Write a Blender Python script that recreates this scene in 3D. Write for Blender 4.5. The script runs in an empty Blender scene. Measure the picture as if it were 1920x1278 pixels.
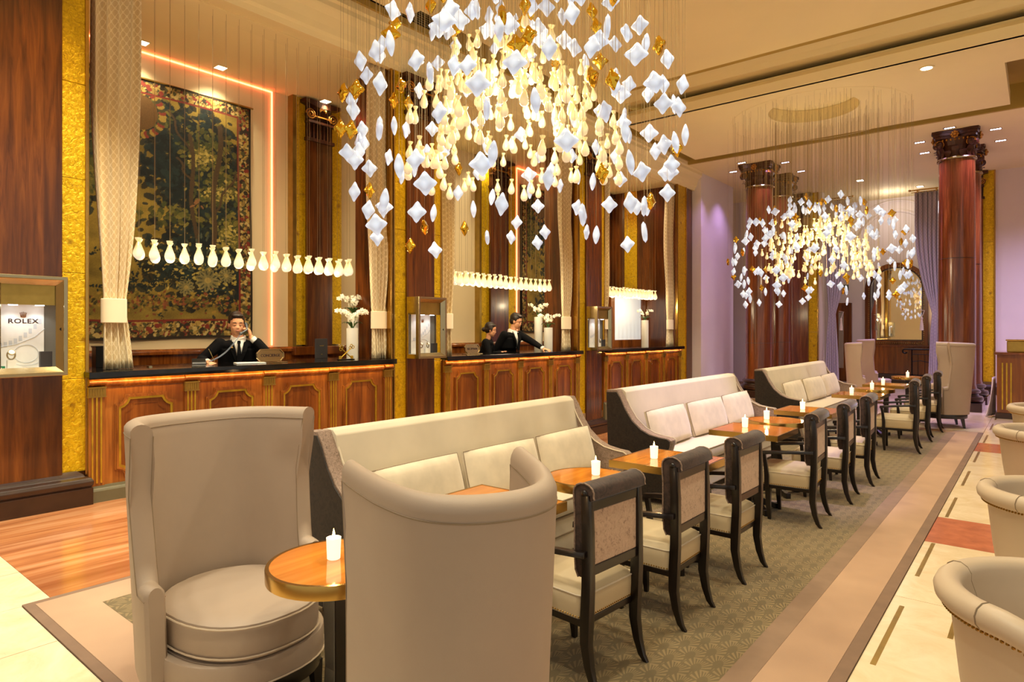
import bpy, bmesh, math, random
import numpy as np
from mathutils import Vector, Matrix
PI = math.pi
R = random.Random(7)
S = bpy.context.scene
C = bpy.context.collection

# ---------------------------------------------------------------- camera
cam_d = bpy.data.cameras.new('camera'); cam = bpy.data.objects.new('camera', cam_d); C.objects.link(cam)
S.camera = cam
cam.location = (0, 0, 1.55)
cam.rotation_euler = (PI/2, 0, math.atan2(990, 1207))
cam_d.sensor_width = 36.0
cam_d.lens = 1207/1920*36
cam_d.shift_y = -20/1920
cam_d.clip_start = 0.05

# ---------------------------------------------------------------- world, exposure, lights
S.view_settings.view_transform = 'Standard'
S.view_settings.look = 'None'
S.view_settings.gamma = 1.0
S.view_settings.use_curve_mapping = False
S.view_settings.exposure = 0.0
w = bpy.data.worlds.new('world'); S.world = w; w.use_nodes = True
w.node_tree.nodes['Background'].inputs[0].default_value = (1.0, 0.91, 0.76, 1)
w.node_tree.nodes['Background'].inputs[1].default_value = 0.62

WARM = (1.0, 0.87, 0.58); WHITE = (1.0, 0.94, 0.76); LILAC = (0.60, 0.38, 1.0); GOLD = (1.0, 0.66, 0.22)
KE = 0.78
def lamp(name, typ, loc, energy, color, size=0.1, rot=None, spot=None, blend=0.6, to=None):
    d = bpy.data.lights.new(name, typ); d.energy = energy*KE; d.color = color
    if typ == 'AREA':
        d.shape = 'RECTANGLE'; d.size = size[0]; d.size_y = size[1]
    else:
        d.shadow_soft_size = size
    if typ == 'SPOT':
        d.spot_size = math.radians(spot or 90); d.spot_blend = blend
    o = bpy.data.objects.new(name, d); C.objects.link(o); o.location = loc
    if to is not None:
        o.rotation_euler = (Vector(to) - Vector(loc)).to_track_quat('-Z', 'Y').to_euler()
    elif rot: o.rotation_euler = rot
    return o
# ceiling downlights over the lounge
for i, (x, y, e) in enumerate([(-1.6, 0.6, 330), (-0.2, 1.4, 230), (-2.6, 2.4, 300), (-1.2, 4.6, 300), (-0.2, 6.0, 300), (-3.4, 4.6, 300),
                            (-1.28, 11.1, 450), (-4.4, 7.2, 300), (-1.0, 8.3, 300), (-3.8, 0.4, 280), (-2.6, 9.8, 300)]):
    lamp('downlight_lamp', 'SPOT', (x, y, 5.30), e, WARM if i % 3 else WHITE, 0.12, (0, 0, 0), 110, 0.7)
# downlights over the passage in front of the desks
for y in (1.6, 3.8, 8.2, 12.4):
    lamp('passage_lamp', 'SPOT', (-4.9, y, 5.3), 720, WHITE, 0.10, None, 80, 0.8, to=(-5.9, y, 0))
for (x, y) in ((-4.9, 0.2), (-3.9, 0.9)): lamp('corner_fill_spot', 'SPOT', (x, y, 5.3), 260, WHITE, 0.10, (0, 0, 0), 75, 0.8)  # added fill spots to brighten the near left marble, no fittings there
# alcove lights: rear row under the square fittings, front row has no fittings
for y in (3.2, 4.17, 5.8, 8.3, 9.6, 12.4, 13.6):
    lamp('alcove_lamp', 'SPOT', (-8.44, y, 4.98), 85, WARM, 0.05, (0, 0, 0), 120, 0.8)
    lamp('alcove_lamp', 'SPOT', (-7.3, y, 4.98), 80, WARM, 0.05, (0, 0, 0), 120, 0.8)
# wall washers: gold panels and wooden piers
for y in (1.6, 6.1, 10.6):
    lamp('pier_washer', 'SPOT', (-5.75, y, 5.28), 230, GOLD, 0.06, None, 55, 0.9, to=(-6.7, y, 2.2))
# lilac spots around the far columns and over the second sofa
for (x, y) in [(-1.90, 15.0), (-0.74, 15.0), (-5.9, 15.0), (-4.72, 15.0), (-1.9, 16.2), (-0.7, 16.2), (-5.9, 16.3), (-4.7, 16.3)]:
    lamp('column_spot', 'SPOT', (x, y, 5.36), 150 if x < -3 else 300, LILAC, 0.06, (0, 0, 0), 95, 0.9)
lamp('sofa_spot', 'SPOT', (-1.9, 6.4, 5.32), 1100, (0.62, 0.50, 1.0), 0.08, None, 40, 0.6, to=(-2.5, 6.6, 0.45))
lamp('wall_wash_lilac', 'SPOT', (-3.2, 17.4, 5.3), 260, (0.78, 0.66, 1.0), 0.2, (0, 0, 0), 140, 0.9)
lamp('wall_wash_lilac', 'SPOT', (0.6, 16.6, 5.3), 1100, (0.62, 0.52, 1.0), 0.2, (0, 0, 0), 140, 0.9)
lamp('back_room_lamp', 'POINT', (-3.2, 20.6, 4.9), 40, (0.95, 0.82, 0.80), 0.15)
# chandeliers' own light
lamp('chandelier_lamp', 'POINT', (-3.42, 4.17, 3.4), 70, (1.0, 0.83, 0.55), 0.25)
lamp('chandelier_lamp', 'POINT', (-3.05, 12.2, 3.0), 100, (1.0, 0.83, 0.55), 0.25)

# ---------------------------------------------------------------- materials
def srgb(r, g, b):
    f = lambda c: (c/255/12.92) if c/255 <= 0.04045 else ((c/255+0.055)/1.055)**2.4
    return (f(r), f(g), f(b), 1)
class NT:
    def __init__(s, name):
        s.m = bpy.data.materials.new(name); s.m.use_nodes = True; s.t = s.m.node_tree
        s.b = s.t.nodes['Principled BSDF']; s.x = 0
    def n(s, typ, **kw):
        nd = s.t.nodes.new(typ)
        for k, v in kw.items(): setattr(nd, k, v)
        return nd
    def link(s, a, b): s.t.links.new(a, b)
    def put(s, sock, v):
        if hasattr(v, 'is_output') or isinstance(v, bpy.types.NodeSocket): s.link(v, sock)
        else: sock.default_value = v
    def math(s, op, a, b=0.0, c=0.0):
        nd = s.n('ShaderNodeMath', operation=op)
        s.put(nd.inputs[0], a); s.put(nd.inputs[1], b)
        if len(nd.inputs) > 2: s.put(nd.inputs[2], c)
        return nd.outputs[0]
    def coord(s, kind='Object', scale=(1, 1, 1)):
        tc = s.n('ShaderNodeTexCoord'); mp = s.n('ShaderNodeMapping'); mp.inputs['Scale'].default_value = scale
        if kind == 'World':
            g = s.n('ShaderNodeNewGeometry'); s.link(g.outputs['Position'], mp.inputs[0])
        else: s.link(tc.outputs[kind], mp.inputs[0])
        return mp.outputs[0]
    def noise(s, vec, scale=5, detail=4, rough=0.55, dist=0.0):
        nd = s.n('ShaderNodeTexNoise'); s.link(vec, nd.inputs['Vector'])
        nd.inputs['Scale'].default_value = scale; nd.inputs['Detail'].default_value = detail
        nd.inputs['Roughness'].default_value = rough; nd.inputs['Distortion'].default_value = dist
        return nd.outputs['Fac']
    def voro(s, vec, scale=5, feature='F1'):
        nd = s.n('ShaderNodeTexVoronoi', feature=feature); s.link(vec, nd.inputs['Vector'])
        nd.inputs['Scale'].default_value = scale
        return nd.outputs['Distance']
    def ramp(s, fac, stops):
        nd = s.n('ShaderNodeValToRGB'); s.put(nd.inputs[0], fac)
        e = nd.color_ramp.elements
        while len(e) < len(stops): e.new(0.5)
        for i, (p, c) in enumerate(stops): e[i].position = p; e[i].color = c
        return nd.outputs[0]
    def mix(s, f, a, b):
        nd = s.n('ShaderNodeMix', data_type='RGBA'); s.put(nd.inputs[0], f); s.put(nd.inputs[6], a); s.put(nd.inputs[7], b)
        return nd.outputs[2]
    def bump(s, h, strength=0.2, dist=0.01):
        nd = s.n('ShaderNodeBump'); nd.inputs['Strength'].default_value = strength; nd.inputs['Distance'].default_value = dist
        s.link(h, nd.inputs['Height']); s.link(nd.outputs[0], s.b.inputs['Normal'])
    def sep(s, vec):
        nd = s.n('ShaderNodeSeparateXYZ'); s.link(vec, nd.inputs[0]); return nd.outputs
    def P(s, col=None, rough=None, metal=None, **kw):
        if col is not None: s.put(s.b.inputs['Base Color'], col)
        if rough is not None: s.put(s.b.inputs['Roughness'], rough)
        if metal is not None: s.put(s.b.inputs['Metallic'], metal)
        for k, v in kw.items(): s.put(s.b.inputs[k.replace('_', ' ')], v)
        return s.m
M = {}
def plain(name, col, rough=0.5, metal=0.0, var=0.06, scale=6, bump=0.0, bscale=200, **kw):
    t = NT(name); v = t.coord('Object'); f = t.noise(v, scale, 3)
    d = tuple(c*(1-var*2) for c in col[:3])+(1,); l = tuple(min(1, c*(1+var)) for c in col[:3])+(1,)
    t.P(t.ramp(f, [(0.3, d), (0.7, l)]), rough, metal, **kw)
    if bump: t.bump(t.noise(v, bscale, 2), bump, 0.002)
    M[name] = t.m; return t.m
def wood(name, dark, mid, light, rough=0.22, axis=2, sc=1.0, coord='Object'):
    t = NT(name); s = [14*sc, 14*sc, 14*sc]; s[axis] = 0.9*sc
    v = t.coord(coord, tuple(s)); f = t.noise(v, 1.6, 6, 0.62, 0.6)
    s2 = [3*sc]*3; s2[axis] = 0.35*sc
    g = t.noise(t.coord(coord, tuple(s2)), 1.3, 3, 0.5, 0.3)
    c = t.ramp(f, [(0.28, dark), (0.5, mid), (0.75, light)])
    c = t.mix(t.ramp(g, [(0.42, (0, 0, 0, 1)), (0.62, (0.75, 0.75, 0.75, 1))]), c, dark)
    t.P(c, rough, 0, Coat_Weight=0.35, Coat_Roughness=0.12)
    M[name] = t.m; return t.m
wood('pillar_wood', srgb(56, 24, 6), srgb(102, 52, 16), srgb(134, 76, 26), 0.25)
wood('desk_wood', srgb(106, 54, 14), srgb(156, 92, 32), srgb(190, 122, 48), 0.25)
wood('panel_wood', srgb(84, 40, 10), srgb(134, 72, 24), srgb(166, 98, 36), 0.2, sc=0.8)
wood('column_wood', srgb(78, 34, 14), srgb(124, 64, 28), srgb(164, 96, 46), 0.18, sc=0.8)
wood('table_wood', srgb(180, 104, 34), srgb(216, 140, 54), srgb(232, 166, 80), 0.08, axis=1, sc=0.8)
wood('floor_wood', srgb(142, 80, 44), srgb(194, 128, 80), srgb(226, 174, 128), 0.16, axis=1, sc=0.5, coord='World')
plain('espresso', srgb(18, 8, 5), 0.3, 0, 0.2, Coat_Weight=0.2, Coat_Roughness=0.1)
plain('base_wood', srgb(52, 30, 18), 0.3, 0, 0.15, Coat_Weight=0.3)
plain('red_marble', srgb(190, 112, 78), 0.2, 0, 0.10, 9)
plain('taupe_leather', srgb(170, 150, 130), 0.55, 0, 0.02, 4, 0.12, 500)
plain('tub_leather', srgb(190, 170, 144), 0.45, 0, 0.02, 4, 0.08, 400)
plain('cream_fabric', srgb(208, 194, 168), 0.8, 0, 0.03, 4, 0.1, 600, Sheen_Weight=0.2)
plain('cushion_velvet', srgb(214, 198, 170), 0.8, 0, 0.07, 7, 0.1, 300, Sheen_Weight=0.4)
plain('piping_fabric', srgb(140, 120, 94), 0.7)
plain('seat_fabric', srgb(196, 176, 140), 0.7, 0, 0.02, 4, 0.1, 500)
plain('brass', srgb(196, 158, 84), 0.22, 1.0, 0.05)
plain('dull_brass', srgb(176, 148, 78), 0.35, 0.9, 0.1)
plain('nickel', srgb(186, 170, 132), 0.2, 1.0, 0.04)
plain('gilt', srgb(214, 178, 60), 0.3, 0.75, 0.12, 12)
plain('cream_wall', srgb(232, 212, 170), 0.8, 0, 0.02, 1.2)
plain('white_wall', srgb(232, 222, 214), 0.85, 0, 0.02, 1.0)
plain('taupe_piping', srgb(196, 176, 150), 0.6)
plain('ceiling_paint', srgb(240, 224, 172), 0.85, 0, 0.02, 0.7)
plain('cove_paint', srgb(178, 150, 72), 0.8, 0, 0.04, 1)
plain('black_marble', srgb(18, 16, 16), 0.08, 0, 0.5, 12)
plain('dark_metal', srgb(24, 22, 20), 0.35, 0.6)
plain('plinth_paint', srgb(104, 98, 72), 0.35, 0, 0.05)
plain('white_ceramic', srgb(240, 236, 222), 0.25, 0, 0.01)
plain('petal', srgb(250, 244, 222), 0.6, 0, 0.03)
plain('petal_yellow', srgb(214, 180, 60), 0.6)
plain('leaf', srgb(58, 96, 30), 0.4, 0, 0.2)
plain('skin', srgb(222, 160, 118), 0.5, 0, 0.04, 20)
plain('lips', srgb(170, 92, 78), 0.5)
plain('hair', srgb(36, 22, 14), 0.4, 0, 0.3, 40)
plain('suit', srgb(11, 10, 12), 0.9, 0, 0.1, 40, Specular_IOR_Level=0.15)
plain('shirt', srgb(236, 232, 222), 0.7)
plain('eye_dark', srgb(30, 18, 12), 0.2)
plain('paper', srgb(240, 236, 224), 0.7)
plain('black_plastic', srgb(20, 20, 22), 0.3)
plain('phone_grey', srgb(90, 96, 100), 0.25)
plain('cord_blue', srgb(150, 160, 175), 0.3)
plain('letter', srgb(52, 24, 18), 0.5)
plain('crown_print', srgb(150, 90, 40), 0.5)
plain('emboss', srgb(206, 208, 206), 0.6)
plain('green_card', srgb(20, 130, 84), 0.5)
plain('slate_card', srgb(58, 54, 54), 0.5)
plain('grey_cap', srgb(120, 116, 104), 0.5)
plain('exit_green', srgb(70, 90, 70), 0.5)
plain('cloth_white', srgb(236, 226, 232), 0.8)
plain('iron', srgb(30, 26, 26), 0.4, 0.7)
plain('vent_metal', srgb(120, 100, 50), 0.5, 0.2)
plain('capital_bronze', srgb(72, 36, 20), 0.35, 0.3, 0.25, 30)
plain('capital_gilt', srgb(190, 130, 50), 0.35, 0.7, 0.2, 30)
# gold leaf, crinkled
t = NT('gold_leaf'); v = t.coord('World')
f = t.noise(v, 26, 5, 0.6, 1.2); g = t.noise(v, 4.5, 3, 0.6)
c = t.ramp(f, [(0.3, srgb(190, 146, 4)), (0.55, srgb(226, 186, 10)), (0.8, srgb(255, 222, 56))])
blot = t.voro(v, 7)
c = t.mix(t.ramp(t.math('MULTIPLY', t.ramp(g, [(0.5, (0, 0, 0, 1)), (0.62, (1, 1, 1, 1))]), t.ramp(blot, [(0.12, (1, 1, 1, 1)), (0.3, (0, 0, 0, 1))])), [(0, (0, 0, 0, 1)), (1, (0.7, 0.7, 0.7, 1))]), c, srgb(120, 72, 4))
t.P(c, 0.38, 0.45); t.bump(f, 0.9, 0.012); M['gold_leaf'] = t.m
# velvet, crushed dark
def velvet(name, dark, light, sc=16):
    t = NT(name); v = t.coord('Object'); f = t.noise(v, sc, 6, 0.7, 1.4)
    t.P(t.ramp(f, [(0.34, dark), (0.56, light), (0.8, tuple(min(1, x*1.5) for x in light[:3])+(1,))]), 0.6, 0, Sheen_Weight=0.3, Sheen_Roughness=0.3)
    t.bump(f, 0.25, 0.004); M[name] = t.m
velvet('brown_velvet', srgb(30, 21, 17), srgb(66, 48, 40), 24)
velvet('dark_velvet', srgb(16, 11, 8), srgb(44, 34, 26), 30)
velvet('arm_velvet', srgb(104, 82, 66), srgb(146, 122, 104), 60)
t = NT('mottled_velvet'); v = t.coord('Object'); f = t.noise(v, 42, 6, 0.75, 1.2)
t.P(t.ramp(f, [(0.34, srgb(96, 68, 50)), (0.43, srgb(184, 152, 126)), (0.7, srgb(206, 176, 150))]), 0.6, 0, Sheen_Weight=0.3); M['mottled_velvet'] = t.m
# curtain with hexagonal lattice
def curtain_mat(name, base, line):
    t = NT(name); v = t.coord('UV', (1, 1, 1)); x, y, z = t.sep(v)[:3]
    a = t.math('SINE', t.math('MULTIPLY', x, 2*PI)); b = t.math('SINE', t.math('MULTIPLY', y, 2*PI))
    l = t.math('ABSOLUTE', t.math('ADD', a, b)); k = t.math('LESS_THAN', l, 0.34)
    t.P(t.mix(k, base, line), 0.75, 0, Sheen_Weight=0.3); M[name] = t.m
curtain_mat('curtain_fabric', srgb(222, 200, 154), srgb(244, 228, 192))
curtain_mat('lilac_curtain_fabric', srgb(176, 166, 168), srgb(150, 140, 148))
# carpet: scallop fans
def fan_carpet():
    t = NT('fan_carpet'); v = t.coord('World'); s = t.sep(v)
    nz = t.noise(v, 2.2, 2)
    u = t.math('DIVIDE', s[0], 0.135); w_ = t.math('DIVIDE', s[1], 0.09)
    row = t.math('FLOOR', w_)
    def layer(dr):
        rr = t.math('ADD', row, dr)
        off = t.math('MULTIPLY', t.math('FLOORED_MODULO', rr, 2.0), 0.5)
        fx = t.math('SUBTRACT', t.math('FRACT', t.math('ADD', u, off)), 0.5)
        fy = t.math('SUBTRACT', w_, rr)
        X = t.math('MULTIPLY', fx, 2.0); Y = t.math('MULTIPLY', fy, 0.56)
        r = t.math('SQRT', t.math('ADD', t.math('MULTIPLY', X, X), t.math('MULTIPLY', Y, Y)))
        ang = t.math('ARCTAN2', Y, X)
        rays = t.math('GREATER_THAN', t.math('SINE', t.math('MULTIPLY', ang, 22.0)), 0.1)
        rim = t.math('MULTIPLY', rays, t.math('MULTIPLY', t.math('GREATER_THAN', r, 0.35), t.math('LESS_THAN', r, 0.92)))
        inside = t.math('LESS_THAN', r, 1.0)
        return inside, rim
    i0, r0 = layer(0.0); i1, r1 = layer(-1.0)
    val = t.math('ADD', t.math('MULTIPLY', i0, r0), t.math('MULTIPLY', t.math('SUBTRACT', 1.0, i0), t.math('MULTIPLY', i1, r1)))
    base = t.mix(nz, srgb(96, 82, 50), srgb(110, 92, 58))
    c = t.mix(t.math('MULTIPLY', val, 0.75), base, srgb(142, 120, 80))
    t.P(c, 0.95, 0, Sheen_Weight=0.2); t.bump(val, 0.3, 0.004); M['fan_carpet'] = t.m
fan_carpet()
t = NT('carpet_border'); v = t.coord('World'); f = t.noise(v, 1.3, 3); g = t.noise(v, 260, 2)
t.P(t.ramp(f, [(0.3, srgb(166, 134, 108)), (0.7, srgb(186, 152, 122))]), 0.9); t.bump(g, 0.3, 0.003); M['carpet_border'] = t.m
plain('carpet_edge', srgb(128, 102, 82), 0.9)
plain('carpet_band', srgb(140, 114, 92), 0.9)
# beige marble
t = NT('beige_marble'); v = t.coord('World'); f = t.noise(v, 3.0, 7, 0.65, 1.5); g = t.noise(t.coord('World', (1, 3, 1)), 9, 6, 0.7, 2.0)
c = t.ramp(f, [(0.3, srgb(222, 198, 158)), (0.7, srgb(240, 222, 190))])
c = t.mix(t.ramp(g, [(0.62, (0, 0, 0, 1)), (0.72, (0.4, 0.4, 0.4, 1))]), c, srgb(200, 150, 96))
t.P(c, 0.14, 0); M['beige_marble'] = t.m
plain('joint', srgb(150, 120, 84), 0.8)
def emit(name, col, strength, base=None):
    t = NT(name); t.P(base or col, 0.4, 0, Emission_Color=col, Emission_Strength=strength); M[name] = t.m; return t.m
emit('fitting_glow', srgb(255, 240, 210), 12)
emit('spot_glow', srgb(220, 215, 255), 14)
emit('red_led', (1.0, 0.16, 0.07, 1), 9.0)
emit('amber_led', (1.0, 0.60, 0.16, 1), 50.0)
emit('cove_led', (1.0, 0.72, 0.25, 1), 1.2)
emit('lit_panel', srgb(225, 232, 240), 0.38)
emit('case_light', srgb(230, 236, 255), 9.0)
emit('flame', (1.0, 0.55, 0.16, 1), 30)
emit('candle_wax', (1.0, 0.72, 0.46, 1), 1.3, srgb(250, 240, 225))
emit('sconce_glow', (1.0, 0.72, 0.36, 1), 8)
# hanging glass: drops glow amber; pillows' cool glow and grey ring painted as emission
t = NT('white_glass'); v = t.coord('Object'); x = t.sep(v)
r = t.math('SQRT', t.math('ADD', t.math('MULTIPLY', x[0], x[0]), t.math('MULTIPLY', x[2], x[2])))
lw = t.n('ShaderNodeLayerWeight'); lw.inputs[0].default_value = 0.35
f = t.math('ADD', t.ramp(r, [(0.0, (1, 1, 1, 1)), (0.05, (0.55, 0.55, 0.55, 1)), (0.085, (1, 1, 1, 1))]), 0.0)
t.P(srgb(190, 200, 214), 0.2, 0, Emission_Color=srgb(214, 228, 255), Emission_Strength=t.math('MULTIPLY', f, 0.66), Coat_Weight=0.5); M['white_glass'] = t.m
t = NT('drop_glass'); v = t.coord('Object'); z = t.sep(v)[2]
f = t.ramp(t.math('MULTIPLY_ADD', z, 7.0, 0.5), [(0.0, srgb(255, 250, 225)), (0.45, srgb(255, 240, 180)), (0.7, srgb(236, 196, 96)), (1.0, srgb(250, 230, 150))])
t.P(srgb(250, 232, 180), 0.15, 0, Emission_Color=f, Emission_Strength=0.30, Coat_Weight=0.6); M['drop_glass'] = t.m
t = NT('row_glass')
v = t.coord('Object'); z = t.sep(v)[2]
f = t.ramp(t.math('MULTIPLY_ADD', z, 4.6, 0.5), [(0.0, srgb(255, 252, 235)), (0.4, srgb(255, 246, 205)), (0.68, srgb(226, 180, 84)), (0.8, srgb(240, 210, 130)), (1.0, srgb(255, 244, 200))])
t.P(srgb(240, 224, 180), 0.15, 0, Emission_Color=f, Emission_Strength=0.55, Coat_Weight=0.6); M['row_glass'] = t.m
plain('gold_glass', srgb(238, 190, 60), 0.08, 1.0, 0.1)
plain('wire_steel', srgb(170, 150, 110), 0.4, 0.5)
t = NT('clear_glass'); t.P((1, 1, 1, 1), 0.0, 0, Transmission_Weight=1.0, IOR=1.01, Alpha=0.25); M['clear_glass'] = t.m
t = NT('mirror_glass'); t.P((0.92, 0.9, 0.86, 1), 0.02, 1.0); M['mirror_glass'] = t.m

# ---------------------------------------------------------------- mesh helpers
class MB:
    def __init__(s): s.v = []; s.f = []; s.uv = None
    def add(s, vs, fs):
        o = len(s.v); s.v += [tuple(p) for p in vs]; s.f += [tuple(i+o for i in f) for f in fs]; return s
    def box(s, x0, x1, y0, y1, z0, z1):
        return s.add([(x0,y0,z0),(x1,y0,z0),(x1,y1,z0),(x0,y1,z0),(x0,y0,z1),(x1,y0,z1),(x1,y1,z1),(x0,y1,z1)],
                     [(0,3,2,1),(4,5,6,7),(0,1,5,4),(1,2,6,5),(2,3,7,6),(3,0,4,7)])
    def prism(s, poly, a, b, axis=2):
        """poly: ccw list of 2-D points; extruded from a to b along axis (2: xy, 1: xz, 0: yz)"""
        n = len(poly)
        def mk(p, h): return (p[0], p[1], h) if axis == 2 else ((p[0], h, p[1]) if axis == 1 else (h, p[0], p[1]))
        vs = [mk(p, a) for p in poly]+[mk(p, b) for p in poly]
        fs = [tuple(range(n-1, -1, -1)), tuple(range(n, 2*n))]+[(i, (i+1) % n, n+(i+1) % n, n+i) for i in range(n)]
        return s.add(vs, fs)
    def lathe(s, prof, n=16, c=(0, 0, 0), sx=1, sy=1, a0=0, a1=2*PI, caps=True):
        full = abs(a1-a0-2*PI) < 1e-6; m = n if full else n+1; vs = []; fs = []
        for (r, z) in prof:
            for k in range(m):
                a = a0+(a1-a0)*k/n; vs.append((c[0]+r*sx*math.cos(a), c[1]+r*sy*math.sin(a), c[2]+z))
        for j in range(len(prof)-1):
            for k in range(n):
                k2 = (k+1) % m; fs.append((j*m+k, j*m+k2, (j+1)*m+k2, (j+1)*m+k))
        s.add(vs, fs)
        if full and caps:
            o = len(s.v)-len(vs)
            if prof[0][0] > 1e-6: s.f.append(tuple(o+k for k in range(n-1, -1, -1)))
            if prof[-1][0] > 1e-6: s.f.append(tuple(o+(len(prof)-1)*m+k for k in range(n)))
        return s
    def cyl(s, c, r, z0, z1, n=16): return s.lathe([(r, z0), (r, z1)], n, c)
    def tube(s, pts, rad, n=8, caps=True):
        pts = [Vector(p) for p in pts]; rads = rad if isinstance(rad, (list, tuple)) else [rad]*len(pts)
        vs = []; fs = []; up = Vector((0, 0, 1)); prev = None
        for i, p in enumerate(pts):
            d = (pts[min(i+1, len(pts)-1)]-pts[max(i-1, 0)]); d.normalize()
            if prev is None:
                a = d.cross(up if abs(d.z) < 0.9 else Vector((1, 0, 0))).normalized()
            else: a = (prev-d*prev.dot(d)).normalized()
            b = d.cross(a); prev = a
            for k in range(n):
                t_ = 2*PI*k/n; vs.append(p+(a*math.cos(t_)+b*math.sin(t_))*rads[i])
        for i in range(len(pts)-1):
            for k in range(n): k2 = (k+1) % n; fs.append((i*n+k, i*n+k2, (i+1)*n+k2, (i+1)*n+k))
        if caps: fs.append(tuple(range(n-1, -1, -1))); fs.append(tuple((len(pts)-1)*n+k for k in range(n)))
        return s.add(vs, fs)
    def loft(s, rings, closed=True, caps=True):
        n = len(rings[0]); vs = [p for r in rings for p in r]; fs = []
        for i in range(len(rings)-1):
            for k in range(n if closed else n-1):
                k2 = (k+1) % n; fs.append((i*n+k, i*n+k2, (i+1)*n+k2, (i+1)*n+k))
        if caps and closed: fs.append(tuple(range(n-1, -1, -1))); fs.append(tuple((len(rings)-1)*n+k for k in range(n)))
        return s.add(vs, fs)
    def ell(s, c, r, nu=14, nv=10, rot=None):
        vs = []; fs = []
        for j in range(nv+1):
            ph = PI*j/nv
            for k in range(nu):
                a = 2*PI*k/nu; p = Vector((r[0]*math.sin(ph)*math.cos(a), r[1]*math.sin(ph)*math.sin(a), r[2]*math.cos(ph)))
                if rot is not None: p = rot @ p
                vs.append(Vector(c)+p)
        for j in range(nv):
            for k in range(nu): k2 = (k+1) % nu; fs.append((j*nu+k, (j+1)*nu+k, (j+1)*nu+k2, j*nu+k2))
        return s.add(vs, fs)
    def xf(s, mat, i0=0):
        for i in range(i0, len(s.v)): s.v[i] = tuple(mat @ Vector(s.v[i]))
        return s
def mesh_from(mb, name, smooth=False, bevel=0, seg=2, ang=35):
    me = bpy.data.meshes.new(name); me.from_pydata(mb.v, [], mb.f)
    bm = bmesh.new(); bm.from_mesh(me)
    bmesh.ops.remove_doubles(bm, verts=bm.verts, dist=1e-5)
    bmesh.ops.recalc_face_normals(bm, faces=bm.faces)
    if bevel:
        es = [e for e in bm.edges if len(e.link_faces) == 2 and e.calc_face_angle(0) > math.radians(ang)]
        bmesh.ops.bevel(bm, geom=es, offset=bevel, segments=seg, profile=0.6, affect='EDGES', clamp_overlap=True)
        bmesh.ops.recalc_face_normals(bm, faces=bm.faces)
    bm.to_mesh(me); bm.free()
    if smooth:
        me.polygons.foreach_set('use_smooth', [True]*len(me.polygons))
        try: me.set_sharp_from_angle(angle=math.radians(40))
        except Exception: pass
    return me
def obj(name, mb, mat, parent=None, smooth=False, bevel=0, seg=2, loc=None, rot=None, kind=None, label=None, me=None, ang=35, sub=0):
    if me is None:
        me = mesh_from(mb, name, smooth, bevel, seg, ang)
        me.materials.append(M[mat] if isinstance(mat, str) else mat)
    o = bpy.data.objects.new(name, me); C.objects.link(o)
    if parent is not None: o.parent = parent
    if loc is not None: o.location = loc
    if rot is not None: o.rotation_euler = rot
    if kind: o['kind'] = kind
    if label: o['label'] = label
    if sub:
        md = o.modifiers.new('sub', 'SUBSURF'); md.levels = sub; md.render_levels = sub
    return o
def thing(name, label, cat, loc=(0, 0, 0), rz=0, group=None):
    o = bpy.data.objects.new(name, None); C.objects.link(o); o.empty_display_size = 0.1
    o.location = loc; o.rotation_euler = (0, 0, rz); o['label'] = label; o['category'] = cat
    if group: o['group'] = group
    return o
def tag(o, label, cat, group=None):
    o['label'] = label; o['category'] = cat
    if group: o['group'] = group
    return o
def struct(name, mb, mat, parent=None, **kw):
    return obj(name, mb, mat, parent, kind='structure' if parent is None else None, **kw)
def dup(root, loc, rz, label=None, group=None, scale=None):
    def cp(o, par):
        c = o.copy(); C.objects.link(c)
        if par is not None: c.parent = par
        for ch in o.children: cp(ch, c)
        return c
    r = cp(root, None); r.location = loc; r.rotation_euler = (0, 0, rz)
    if scale: r.scale = scale
    if label: r['label'] = label
    if group: r['group'] = group
    return r

# ================================================================ SETTING
def ramp_z(y): return 0.0 if y < 2.3 else max(-0.44, -(y-2.3)*0.054)
# floor base slabs (the passage in front of the desks slopes down gently)
mb = MB(); mb.box(-4.42, 4.5, -4, 21.9, -0.20, -0.012); mb.box(-9.2, -4.42, -4, 1.19, -0.20, -0.012); mb.box(-9.2, -4.42, 14.9, 21.9, -0.6, -0.012)
mb.box(-9.2, -6.62, 1.19, 14.9, -0.6, -0.012)
struct('floor', mb, 'joint'); floor_o = bpy.data.objects['floor']
mb = MB(); ys = [1.19, 2.3, 4, 6, 8, 10.45, 14.9]
for a, b in zip(ys[:-1], ys[1:]):
    za, zb = ramp_z(a), ramp_z(b)
    mb.add([(-6.62,a,za),(-4.42,a,za),(-4.42,b,zb),(-6.62,b,zb),(-6.62,a,-.6),(-4.42,a,-.6),(-4.42,b,-.6),(-6.62,b,-.6)], [(0,1,2,3),(7,6,5,4),(0,4,5,1),(1,5,6,2),(2,6,7,3),(3,7,4,0)])
struct('floor_passage', mb, 'floor_wood')
# marble tiles: each a slab of its own, joints recessed
def tile(x0, x1, y0, y1, mat='beige_marble', name='marble_tile'):
    g = 0.0022; mb = MB().box(x0+g, x1-g, y0+g, y1-g, -0.012, 0.0)
    return obj(name, mb, mat, floor_o)
for i in range(5):
    for j in range(3):
        tile(-4.42-0.64*(i+1), -4.42-0.64*i, 1.19-0.78*(j+1), 1.19-0.78*j)
for i in range(6):
    for j in range(2): tile(-0.66-0.627*(i+1), -0.66-0.627*i, 1.05-0.8*(j+1), 1.05-0.8*j)
def strips(x0, x1, y0):
    out = []
    y = y0
    return out
ycuts = [1.82-1.257]
for base in (-2.17-1.6, 1.82, 6.39, 10.96): pass
rows = []; y = 6.39-4.57*2
while y < 14.9:
    for k in range(3): rows.append((y+1.257*k, y+1.257*(k+1), 'beige_marble'))
    rows.append((y+3.77, y+4.57, 'red_marble')); y += 4.57
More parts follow.
